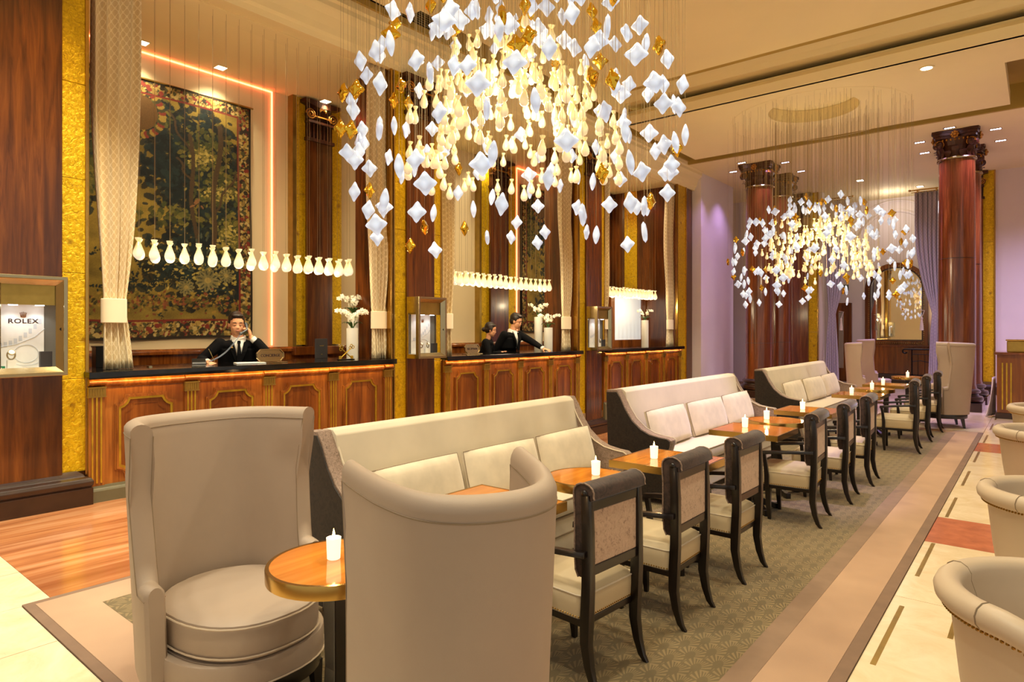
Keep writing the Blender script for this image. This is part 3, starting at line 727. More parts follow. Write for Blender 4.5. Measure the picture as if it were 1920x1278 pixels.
def pilaster_far(g0, w0, w1, g1, lab):
    p = thing('far_pilaster', lab, 'pillar', ((g0+g1)/2, 19.5, 0)); p['kind'] = 'structure'; cx = (g0+g1)/2
    for (a, b) in ((g0, w0), (w1, g1)):
        for z0, z1 in zip([0.30, 1.5, 2.6, 3.7], [1.5, 2.6, 3.7, ZC]):
            obj('gold_leaf_panel', MB().box(a-cx, b-cx, -0.06, 0.0, z0+.002, z1-.002), 'gold_leaf', p)
    obj('brass_edge', MB().box(g0-cx-.03, g0-cx, -0.09, 0.0, 0.3, ZC), 'brass', p); obj('brass_edge', MB().box(g1-cx, g1-cx+.03, -0.09, 0.0, 0.3, ZC), 'brass', p)
    obj('pilaster_shaft', MB().box(w0-cx, w1-cx, -0.14, 0, 0.28, 4.8), 'column_wood', p, bevel=0.01)
    md, mg = MB(), MB(); capital(md, mg, 0.0, 0.14, -(w1-w0)/2, (w1-w0)/2, 4.78, ZC-0.02)
    T = Matrix.Translation((((w0+w1)/2-cx), 0, 0)) @ Matrix.Rotation(-PI/2, 4, 'Z')
    obj('capital', md.xf(T), 'capital_bronze', p); obj('capital_ornament', mg.xf(T), 'capital_gilt', p, smooth=True)
    mb = MB(); prof = [(0.14, 0), (0.14, .15), (.12, .155), (.14, .2), (.11, .24), (.06, .27), (0.0, .3)]
    mb.loft([[(g0-cx-d_, -.12-d_, z), (g1-cx+d_, -.12-d_, z), (g1-cx+d_, 0, z), (g0-cx-d_, 0, z)] for d_, z in prof]); obj('pilaster_base', mb, 'base_wood', p)
pilaster_far(-5.72, -5.54, -5.06, -4.84, 'gold and mahogany pilaster at the left of the far curtained opening')
pilaster_far(-1.74, -1.57, -1.07, -0.86, 'gold and mahogany pilaster at the right of the far curtained opening')

# freestanding columns with corinthian capitals
def column(x, y, lab):
    p = thing('column', lab, 'column', (x, y, 0)); p['kind'] = 'structure'
    r = 0.31; mb = MB(); mb.lathe([(r*1.05, 0.42), (r, 0.5), (r, 2.2), (r*.985, 3.0), (r*.97, 4.88)], 40)
    obj('shaft', mb, 'column_wood', p, smooth=True)
    for z in (1.25, 2.95): obj('joint_ring', MB().lathe([(r*1.002, z), (r*1.004, z+.004), (r*1.002, z+.008)], 40), 'base_wood', p)
    obj('plinth', MB().box(-.43, .43, -.43, .43, 0, .16), 'base_wood', p, bevel=0.01)
    obj('base_torus', MB().lathe([(.36, .16), (.42, .18), (.435, .225), (.42, .27), (.36, .29), (.345, .32), (.38, .34), (.39, .37), (.37, .40), (.33, .42)], 40), 'base_wood', p, smooth=True)
    obj('astragal', MB().lathe([(.30, 4.87), (.33, 4.88), (.335, 4.90), (.325, 4.92), (.30, 4.93)], 40), 'nickel', p, smooth=True)
    md = MB(); md.lathe([(.295, 4.92), (.29, 5.05), (.30, 5.15), (.34, 5.24), (.36, 5.28)], 32)
    # abacus, concave sides
    pts = []
    for q in range(4):
        a0 = PI/4+q*PI/2
        for k in range(9):
            f = k/8; a = a0+f*PI/2; base = .50/max(abs(math.cos(a)), abs(math.sin(a)))*0.78
            rad = min(.50, base)-0.055*math.sin(f*PI)
            pts.append((rad*math.cos(a), rad*math.sin(a)))
    for (s0, z0, z1) in ((0.93, 5.28, 5.33), (1.0, 5.33, 5.385), (1.06, 5.385, ZC)): md.prism([(a*s0, b*s0) for a, b in pts], z0, z1, 2)
    obj('capital', md, 'capital_bronze', p)
    mg = MB(); mv = MB()
    for q in range(4):
        a = PI/4+q*PI/2
        for sgn in (-1, 1):
            aa = a+sgn*0.20; tx, ty = -math.sin(a)*sgn, math.cos(a)*sgn; sp = []
            cx, cy = .395*math.cos(a)+.035*tx*1.2, .395*math.sin(a)+.035*ty*1.2
            for i in range(24):
                th = i/23*4.0*PI; rr = 0.085*(1-i/27)
                dr = rr*math.cos(th); dz = rr*math.sin(th)
                # spiral lies in the vertical plane facing sideways
                ux, uy = math.cos(a-sgn*0.75), math.sin(a-sgn*0.75)
                sp.append((cx+ux*dr, cy+uy*dr, 5.17+dz))
            mg.tube(sp, 0.012, 5); 
            mv.ell((cx, cy, 5.17), (.065, .065, .075), 10, 8)
    for k in range(16):
        a = 2*PI*k/16; h = 5.05 if k % 2 else 5.12
        mv.add(*leaf(a, .30, 4.93, h, .07))
    for q in range(4):
        a = q*PI/2
        for i in range(8):
            b_ = 2*PI*i/8; ux, uy = -math.sin(a), math.cos(a)
            mg.ell((.385*math.cos(a)+ux*.05*math.cos(b_), .385*math.sin(a)+uy*.05*math.cos(b_), 5.33+.05*math.sin(b_)), (.024, .024, .024), 7, 5)
        mg.ell((.40*math.cos(a), .40*math.sin(a), 5.33), (.03, .03, .03), 8, 6)
        for i in range(7):
            f = (i-3)/3*.2; ux, uy = -math.sin(a), math.cos(a)
            mg.ell((.335*math.cos(a)+ux*f, .335*math.sin(a)+uy*f, 5.245), (.018, .018, .022), 6, 5)
    obj('acanthus_leaves', mv, 'capital_bronze', p, smooth=True); obj('capital_ornament', mg, 'capital_gilt', p, smooth=True, label='gilded scrolls and rosettes')
    return p
def leaf(a, r, z0, z1, w_):
    """one acanthus leaf on a bell, curling outwards at its tip"""
    vs = []; fs = []
    n = 6
    for i in range(n+1):
        f = i/n; rr = r+0.01+(.07*max(0, f-.6)/.4)+(-0.0); z = z0+(z1-z0)*min(1, f*1.12)-(0.02 if f > .95 else 0); ww = w_*(.6+.6*math.sin(f*PI*.8))*(1 if f < .85 else .6)
        for s in (-1, 0, 1):
            aa = a+s*ww/rr*.7; vs.append(((rr+(.012 if s == 0 else 0))*math.cos(aa), (rr+(.012 if s == 0 else 0))*math.sin(aa), z))
    for i in range(n):
        for k in range(2): fs.append((i*3+k, i*3+k+1, i*3+k+4, i*3+k+3))
    return vs, fs
column(-1.27, 15.38, 'round mahogany column at the right with gilded capital, nearer of its pair')
column(-1.27, 16.95, 'round mahogany column at the right, hidden behind the nearer one')
column(-5.12, 15.45, 'round mahogany column behind the third sofa, nearer of its pair')
column(-5.12, 16.95, 'round mahogany column at the left, behind the nearer one')
# little square spotlights round the column heads
for (x, y) in [(-1.92, 15.6), (-1.34, 14.85), (-0.66, 15.5), (-0.62, 16.5), (-1.95, 16.6), (-5.80, 15.6), (-5.34, 14.9), (-4.55, 15.5), (-4.5, 16.6), (-5.8, 16.6)]:
    t_ = thing('column_spotlight', 'small square lilac-white spotlight ' + ('left' if (x < -5.4 or -3 < x < -1.6) else ('front' if y < 15 else 'right')) + ('-front' if y < 16 and y > 15 else ('-rear' if y > 16 else '')) + ' of the %s column heads' % ('left' if x < -3 else 'right'), 'light', (x, y, ZC), 0, 'square spotlights round the column heads')
    obj('light_frame', MB().box(-.10, .10, -.06, .06, -.008, 0), 'nickel', t_); 
    for k in range(4): obj('light_lens', MB().cyl((-.066+.044*k, 0, 0), .017, -.014, -.008, 10), 'spot_glow', t_)
t_ = thing('ceiling_downlight', 'round bright flush downlight in the ceiling slab near the far chandelier', 'light', (-1.28, 11.1, 5.38))
obj('light_ring', MB().lathe([(.10, 0), (.10, -.012), (.075, -.012), (.075, 0)], 24, caps=False), 'ceiling_paint', t_); obj('light_diffuser', MB().cyl((0, 0, 0), .075, -.010, -.004, 24), 'fitting_glow', t_)

# ================================================================ RECEPTION DESKS
def ring_strip(mb, path, d0, d1, xa, xb):
    """solid closed band between inward offsets d0,d1 of a closed 2-D path (y,z), from x=xa to xb"""
    n = len(path); cx = sum(p[0] for p in path)/n; cz = sum(p[1] for p in path)/n
    def off(d):
        out = []
        for i in range(n):
            a, b, c = Vector(path[i-1]), Vector(path[i]), Vector(path[(i+1) % n])
            e1 = (b-a).normalized(); e2 = (c-b).normalized(); n1 = Vector((-e1.y, e1.x)); n2 = Vector((-e2.y, e2.x))
            nn = (n1+n2); nn = nn.normalized() if nn.length > 1e-6 else n1
            k = 1/max(0.5, nn.dot(n1)); out.append(b+nn*d*k)
        return out
    A, B = off(d0), off(d1)
    rings = [[(x, p.x, p.y) for p in P_] for x, P_ in ((xa, A), (xb, A), (xb, B), (xa, B))]
    o = len(mb.v); mb.v += [tuple(p) for r in rings for p in r]
    for q in range(4):
        for i in range(n):
            j = (i+1) % n; mb.f.append((o+q*n+i, o+q*n+j, o+((q+1) % 4)*n+j, o+((q+1) % 4)*n+i))
def notched(y0, y1, z0, z1, r):
    pts = []
    for (cy, cz, a0) in ((y0, z0, PI/2), (y1, z0, PI), (y1, z1, 3*PI/2), (y0, z1, 2*PI)):
        for k in range(6):
            a = a0-PI/2*k/5; pts.append((cy+r*math.cos(a), cz+r*math.sin(a)))
        # small square ears either side of the curve
    return pts
X0 = -6.60
def desk(y0, lab, npan=4, ymax=None):
    mod = 0.838; y1 = y0+mod*npan+0.13
    p = thing('reception_desk', lab, 'desk', (X0, (y0+y1)/2, 0)); cy = (y0+y1)/2
    zl = lambda y: ramp_z(y)
    L = lambda mb: mb.xf(Matrix.Translation((-X0, -cy, 0)))
    obj('desk_body', L(MB().box(-6.74, -6.60, y0, y1, zl(y1), 1.125)), 'desk_wood', p)
    mb = MB(); mb.add([(X0, y0, zl(y0)), (X0+.045, y0, zl(y0)), (X0+.045, y1, zl(y1)), (X0, y1, zl(y1)), (X0, y0, .10), (X0+.045, y0, .10), (X0+.045, y1, .10), (X0, y1, .10)], [(0,3,2,1),(4,5,6,7),(0,1,5,4),(1,2,6,5),(2,3,7,6),(3,0,4,7)])
    mb.prism([(X0, .10), (X0+.045, .10), (X0+.038, .115), (X0+.025, .125), (X0+.02, .145), (X0, .145)], y0, y1, 1)
    obj('kickplate', L(mb), 'plinth_paint', p)
    for k in range(npan+1):
        a = y0+mod*k; pw = .13
        m = MB().box(X0, X0+.022, a, a+pw, .145, .985); pl = obj('pilaster', L(m), 'desk_wood', p, bevel=0.003)
        for q in range(3): obj('gilt_flute', L(MB().box(X0+.0215, X0+.028, a+.022+.035*q, a+.036+.035*q, .17, .945)), 'gilt', pl)
        m = MB(); m.box(X0, X0+.035, a-.005, a+pw+.005, .955, 1.03); m.prism([(X0, 1.03), (X0+.05, 1.03), (X0+.05, 1.04), (X0, 1.04)], a-.008, a+pw+.008, 1); m.box(X0, X0+.04, a-.008, a+pw+.008, .945, .955)
        for q in range(6): m.box(X0+.035, X0+.040, a+.004+.021*q, a+.016+.021*q, .962, 1.022)
        obj('pilaster_capital', L(m), 'dull_brass', pl)
        prf = [(X0, 1.04)]+[(X0+.012+.048*math.sin(PI*f/8), 1.04+.083*f/8) for f in range(9)]+[(X0, 1.123)]
        obj('scroll_block', L(MB().prism(prf[::-1], a-.004, a+pw+.004, 1)), 'desk_wood', pl, smooth=True)
    for k in range(npan):
        a = y0+mod*k+.13; b = a+mod-.13
        prf = [(X0, 1.03)]+[(X0+.008+.034*math.sin(PI*f/8), 1.03+.088*f/8) for f in range(9)]+[(X0, 1.118)]
        obj('cushion_moulding', L(MB().prism(prf[::-1], a, b, 1)), 'desk_wood', p, smooth=True)
        pa, pb = a+.095, b-.095
        path = notched(pa, pb, .19, .945, .085)
        pn = obj('door_panel', L(MB().prism([(q[0], q[1]) for q in notched(pa+.03, pb-.03, .22, .915, .085)][::-1], X0-.001, X0+.006, 0)), 'panel_wood', p)
        m = MB(); ring_strip(m, path, 0.0, .018, X0, X0+.026); ring_strip(m, path, -.012, .0, X0, X0+.016); obj('panel_moulding', L(m), 'desk_wood', pn)
        m = MB(); ring_strip(m, path, .018, .040, X0, X0+.018); obj('gilt_moulding', L(m), 'gilt', pn)
        m = MB(); ring_strip(m, notched(pa+.075, pb-.075, .265, .87, .075), 0, .008, X0+.004, X0+.011); obj('panel_bead', L(m), 'panel_wood', pn)
    obj('led_strip', L(MB().box(X0+.090, X0+.094, y0+.01, y1-.01, 1.114, 1.128)), 'amber_led', p)
    # the stone top is one continuous slab
    t_ = obj('countertop', MB().box(-.84, .105, -(y1-y0)/2-.02, (y1-y0)/2+.02, 0, .048).box(.096, .105, -(y1-y0)/2-.02, (y1-y0)/2+.02, -.018, .0), 'black_marble', None, bevel=0.006, loc=(X0, cy, 1.13))
    tag(t_, 'polished black stone top of the ' + lab.split('wooden')[0].strip() + ' desk', 'countertop')
    return y0, y1
desk(2.05, 'first wooden reception desk, nearest the camera, gilt-moulded panels')
desk(6.50, 'second wooden reception desk, gilt-moulded panels, in front of the pair of staff')
desk(10.86, 'third wooden reception desk, farthest along the row, beside the cream pier')
ZT = 1.178

# ================================================================ SHOWCASES
def showcase(y0, y1, lab, kind):
    xa, xb, z0, z1 = -6.60, -6.36, 1.17, 2.0; cy = (y0+y1)/2
    p = thing('showcase', lab, 'display case', (-6.60, cy, z0)); w_ = (y1-y0)/2; D = xb-xa; H = z1-z0; fr = .055
    # metal frame on the front and sides
    def rect_frame(x0, x1, yy, zz, f):
        m = MB(); m.box(x0, x1, -yy, -yy+f, 0, H); m.box(x0, x1, yy-f, yy, 0, H); m.box(x0, x1, -yy+f, yy-f, 0, f); m.box(x0, x1, -yy+f, yy-f, H-f, H); return m
    path = [(-w_, 0), (w_, 0), (w_, H), (-w_, H)]
    m = MB(); ring_strip(m, path, 0, .03, D-.03, D); obj('front_frame', m, 'nickel', p, bevel=.004)
    m = MB(); n = 4
    A = [(-w_+.03, .03), (w_-.03, .03), (w_-.03, H-.03), (-w_+.03, H-.03)]; B = [(-w_+.075, .075), (w_-.075, .075), (w_-.075, H-.075), (-w_+.075, H-.075)]
    m.add([(D-.004, a, b) for a, b in A]+[(D-.05, a, b) for a, b in B], [(i, (i+1) % 4, 4+(i+1) % 4, 4+i) for i in range(4)]); obj('door_bevel', m, 'nickel', p)
    for s in (-1, 1):
        m = MB(); ya, yb = sorted((s*w_, s*(w_-.012)))
        m.box(0, .03, ya, yb, 0, H); m.box(D-.06, D-.03, ya, yb, 0, H); m.box(.03, D-.06, ya, yb, 0, .06); m.box(.03, D-.06, ya, yb, H-.22, H); obj('side_frame', m, 'nickel', p)
        obj('side_glass', MB().box(.03, D-.06, s*(w_-.006)-.002, s*(w_-.006)+.002, .06, H-.22), 'clear_glass', p)
    obj('top_panel', MB().box(0, D-.03, -w_+.012, w_-.012, H-.012, H), 'nickel', p); obj('bottom_panel', MB().box(0, D-.03, -w_+.012, w_-.012, 0, .012), 'nickel', p)
    obj('pelmet', MB().box(D-.075, D-.06, -w_+.07, w_-.07, H-.24, H-.07), 'dull_brass', p)
    obj('door_glass', MB().box(D-.058, D-.054, -w_+.07, w_-.07, .07, H-.24), 'clear_glass', p)
    obj('back_panel', MB().box(0.002, .012, -w_+.014, w_-.014, .012, H-.02), 'grey_cap', p)
    obj('shelf', MB().box(.012, D-.062, -w_+.014, w_-.014, .05, .062), 'white_ceramic', p)
    for s in (-.5, .5): obj('lamp_lens', MB().cyl((D*.5, s*w_*.7, 0), .032, H-.245, H-.235, 16), 'case_light', p)
    obj('lamp_tray', MB().box(.012, D-.076, -w_+.014, w_-.014, H-.235, H-.225), 'nickel', p)
    obj('lock', MB().cyl((0, 0, 0), .014, 0, .012, 12).xf(Matrix.Translation((D-.03, w_-.04, H*.47)) @ Matrix.Rotation(PI/2, 4, 'Y')), 'dark_metal', p)
    # tiny lamps of the case itself
    for s in (-.5, .5):
        l = lamp('case_lamp', 'SPOT', (-6.60+D*.5, cy+s*w_*.7, z0+H-.25), 2.6, (0.88, 0.93, 1.0), .02, (0, 0, 0), 130, .6)
    card = thing('display_card', 'white display card inside the %s showcase' % kind, 'card', (-6.58, cy, z0+.065))
    cw = w_-.075
    obj('card_board', MB().box(0, .006, -cw-.02, cw-.04, 0, H-.30), 'paper', card)
    # faint embossed watch strap
    m = MB()
    for k in range(9):
        f = k/8; y = -cw+.02+f*(2*cw-.1); z = .17+.17*f*f+.03*f
        m.box(.006, .0072, y, y+.022, z, z+.042)
    obj('embossed_band', m, 'emboss', card)
    pts = [(.008, .02+.085*math.cos(a), .12+.075*math.sin(a)) for a in [2*PI*k/28 for k in range(28)]]; pts.append(pts[0])
    m = MB().tube(pts, .0022, 5); pts = [(.008, .02+.13*math.cos(a), .12+.10*math.sin(a)) for a in [-2.9+2.3*k/20 for k in range(21)]]; m.tube(pts, .0018, 5)
    m.tube([(.008, -.2, .17), (.008, -.05, .20), (.008, .08, .26), (.008, .15, .33)], .002, 5); obj('embossed_dial', m, 'emboss', card)
    # crown mark
    def crown(s, oy, oz, mat):
        m = MB()
        for k in range(5):
            a = PI/2+(k-2)*.30; bx, bz = (k-2)*.010*s, 0; tx, tz = math.cos(a)*.048*s, math.sin(a)*.045*s
            if k in (1, 3): tz *= .96
            m.tube([(.009, oy+-bx, oz+bz), (.009, oy-tx*-1 if False else oy+tx*-1*-1, oz+tz)], [.0045*s, .002*s], 5)
            m.ell((.009, oy+tx, oz+tz), (.003, .0042*s, .0042*s), 7, 5)
        m.tube([(.009, oy-.022*s, oz-.002), (.009, oy, oz-.008*s), (.009, oy+.022*s, oz-.002)], .0035*s, 5)
        return m
    if kind != 'third': obj('crown_mark', crown(.8, .0, H-.40, None), 'crown_print', card)
    if kind == 'first':
      cu = bpy.data.curves.new('maker_name', 'FONT'); cu.body = 'ROLEX'; cu.size = .052; cu.align_x = 'CENTER'; cu.extrude = .001; cu.offset = 0.0008; cu.space_character = 1.12
      to = bpy.data.objects.new('maker_name', cu); C.objects.link(to)
      dg = bpy.context.evaluated_depsgraph_get(); me = bpy.data.meshes.new_from_object(to.evaluated_get(dg)); bpy.data.objects.remove(to)
      for v in me.vertices: x_, y_, z_ = v.co; v.co = (.0075+z_, x_*1.2, H-.455+y_)
      me.materials.append(M['letter']); obj('maker_name', None, None, card, me=me)
    # watch on a stand
    wt = thing('wrist_watch', 'steel wrist watch on a pale stand in the %s showcase' % kind, 'watch', (-6.49, cy-.10, z0+.063))
    obj('watch_stand', MB().box(-.02, .02, -.03, .03, 0, .075), 'white_ceramic', wt, bevel=.004)
    pts = [(0, .027*math.cos(a), .115+.035*math.sin(a)) for a in [2*PI*k/20 for k in range(21)]]
    obj('watch_bracelet', MB().tube(pts, .006, 6), 'nickel', wt, smooth=True)
    obj('watch_case', MB().cyl((0, 0, 0), .026, 0, .010, 20).xf(Matrix.Translation((.005, 0, .135)) @ Matrix.Rotation(1.0, 4, 'Y')), 'nickel', wt, smooth=True)
    obj('watch_dial', MB().cyl((0, 0, 0), .021, .010, .0112, 20).xf(Matrix.Translation((.005, 0, .135)) @ Matrix.Rotation(1.0, 4, 'Y')), 'white_ceramic', wt)
    if kind != 'first':
        w2 = dup(wt, (-6.49, cy+.02, z0+.063), .3, 'second steel wrist watch on a stand in the %s showcase' % kind)
    sb = thing('slate_block', 'dark grey upright card standing in the %s showcase' % kind, 'card', (-6.48, cy+.13, z0+.063))
    obj('block', MB().box(-.02, .02, -.04, .045, 0, .14), 'slate_card', sb, bevel=.002)
    if kind == 'first':
        gc = thing('green_card', 'small green label at the foot of the first showcase', 'card', (-6.47, cy-.18, z0+.063))
        obj('label_plate', MB().box(-.003, .003, -.035, .035, 0, .028), 'green_card', gc)
        obj('label_mark', MB().box(.003, .004, -.015, .015, .011, .016), 'white_ceramic', gc)
showcase(1.31, 1.83, 'metal-framed glass showcase on the near pier at the far left', 'first')
showcase(5.81, 6.33, 'metal-framed glass showcase on the pier between the first and second desks', 'second')
showcase(10.26, 10.80, 'metal-framed glass showcase on the pier between the second and third desks', 'third')

# ================================================================ CURTAINS
def curtain(name, lab, pos, rz, wtop, wtie, wbot, ztop, ztie, zbot, shift_tie=0, shift_bot=0, folds=7, mat='curtain_fabric', amp=.045, seed=0, tiepiece=True):
    rnd = random.Random(seed); p = thing(name, lab, 'curtain', pos, rz)
    nx, nz = folds*10, 44; vs = []; uv = []; ph = [rnd.uniform(-.5, .5) for _ in range(folds+2)]
    for j in range(nz+1):
        f = j/nz; z = zbot+(ztop-zbot)*f
        if z >= ztie:
            g = ((z-ztie)/(ztop-ztie)); g2 = min(1, g*1.5)**.8*.5*(1+0)+.5*g if g < 1 else 1; g2 = 1-(1-min(1, g*1.25))**2.2
            w_ = wtie+(wtop-wtie)*g2; sh = shift_tie*(1-g2)
        else:
            g = (ztie-z)/(ztie-zbot); g2 = g**.7; w_ = wtie+(wbot-wtie)*g2; sh = shift_tie+(shift_bot-shift_tie)*g2
        a_ = amp*(.5+.5*min(1, abs(z-ztie)/.5))
        for i in range(nx+1):
            u = i/nx; q = u*folds; k = int(q)
            s = math.sin(q*2*PI+.5*math.sin(z*1.1+k)+ph[min(k, folds)])
            vs.append((a_*s*(1+.25*math.sin(z*2+u*5))+.01*math.sin(z*3), (u-.5)*w_+sh+.012*math.cos(q*2*PI), z)); uv.append((u*wtop*2.1/.062, z/.085))
    fs = [(j*(nx+1)+i, j*(nx+1)+i+1, (j+1)*(nx+1)+i+1, (j+1)*(nx+1)+i) for j in range(nz) for i in range(nx)]
    me = bpy.data.meshes.new('drape'); me.from_pydata(vs, [], fs); l = me.uv_layers.new(name='UVMap')
    l.data.foreach_set('uv', np.array([uv[li.vertex_index] for li in me.loops], dtype=np.float32).ravel())
    me.polygons.foreach_set('use_smooth', [True]*len(me.polygons)); me.materials.append(M[mat])
    o = obj('drape', None, None, p, me=me); md = o.modifiers.new('solid', 'SOLIDIFY'); md.thickness = .004
    if tiepiece:
        r = wtie/2+.02; rings = []
        for (z, e) in ((ztie-.13, 0), (ztie-.125, .006), (ztie+.095, .006), (ztie+.10, 0)):
            rings.append([((.055+e)*math.cos(a), (r+e)*math.sin(a)+shift_tie, z) for a in [2*PI*k/24 for k in range(24)]])
        obj('tieback', MB().loft(rings), mat, p, smooth=True)
    return p
curtain('curtain', 'tall beige lattice curtain tied back at the left end of the first desk', (-6.80, 2.34, 0), 0, .42, .17, .27, 5.1, 1.75, ZT+.004, -.01, .02, 4, seed=1)
curtain('curtain', 'beige lattice curtain tied back at the right end of the first desk', (-6.74, 5.44, 0), 0, .42, .20, .20, 5.03, 1.70, ZT+.004, .01, .02, 5, seed=2)
curtain('curtain', 'beige lattice curtain at the left end of the second desk, behind its showcase', (-6.82, 6.78, 0), 0, .30, .20, .22, 5.03, 1.70, ZT+.004, 0, 0, 4, seed=3)
curtain('curtain', 'beige lattice curtain tied back at the right end of the second desk', (-6.76, 9.80, 0), 0, .42, .22, .24, 5.03, 1.70, ZT+.004, .02, .02, 5, seed=4)
curtain('curtain', 'beige lattice curtain at the left end of the third desk, behind its showcase', (-6.80, 11.22, 0), 0, .34, .22, .24, 5.03, 1.70, ZT+.004, 0, 0, 4, seed=5)
curtain('curtain', 'beige curtain tied back at the right end of the third desk by the cream pier', (-6.78, 14.12, 0), 0, .44, .24, .28, 5.03, 1.70, ZT+.004, .05, .06, 5, seed=6)
curtain('lilac_curtain', 'pale lilac-grey curtain at the left of the far opening, hanging from a brass rod', (-4.30, 19.28, 0), PI/2, .60, .16, .36, 5.10, 2.0, .02, .12, .12, 6, 'lilac_curtain_fabric', .04, 7, False)
curtain('lilac_curtain', 'pale lilac-grey curtain at the right of the far opening, swept toward the column', (-2.18, 19.28, 0), PI/2, .58, .14, .30, 5.06, 2.0, .02, -.16, -.14, 6, 'lilac_curtain_fabric', .04, 8, False)
for (xc, zc, sx, lab) in ((-4.35, 5.14, .40, 'brass curtain rod with ball ends above the left far curtain'), (-2.22, 5.10, .34, 'brass curtain rod with ball ends above the right far curtain')):
    r_ = thing('curtain_rod', lab, 'curtain rod', (xc, 19.28, zc))
    obj('rod', MB().tube([(-sx, 0, .03), (sx, 0, .03)], .018).tube([(-sx, .03, -.02), (sx, .03, -.02)], .012), 'brass', r_, smooth=True)
    for s in (-1, 1): obj('finial', MB().ell((s*(sx+.03), 0, .03), (.035, .03, .03), 10, 8), 'brass', r_, smooth=True)
    for s in (-.6, .6): obj('bracket', MB().box(s*sx-.015, s*sx+.015, 0, .22, -.03, .05), 'brass', r_)
for (x, lab) in ((-4.18, 'tassel tieback of the left far curtain'), (-2.32, 'tassel tieback of the right far curtain')):
    t_ = thing('curtain_tassel', 'cream '+lab, 'tassel', (x, 19.20, 1.55))
    obj('tassel_head', MB().ell((0, 0, .30), (.03, .03, .04), 8, 6), 'cushion_velvet', t_, smooth=True); obj('tassel_skirt', MB().lathe([(.022, .27), (.04, .1), (.045, 0)], 12), 'cushion_velvet', t_, smooth=True)
    obj('tassel_cord', MB().tube([(0, 0, .33), (.06, .02, .5), (-.06, .05, .52)], .008, 6), 'cushion_velvet', t_, smooth=True)

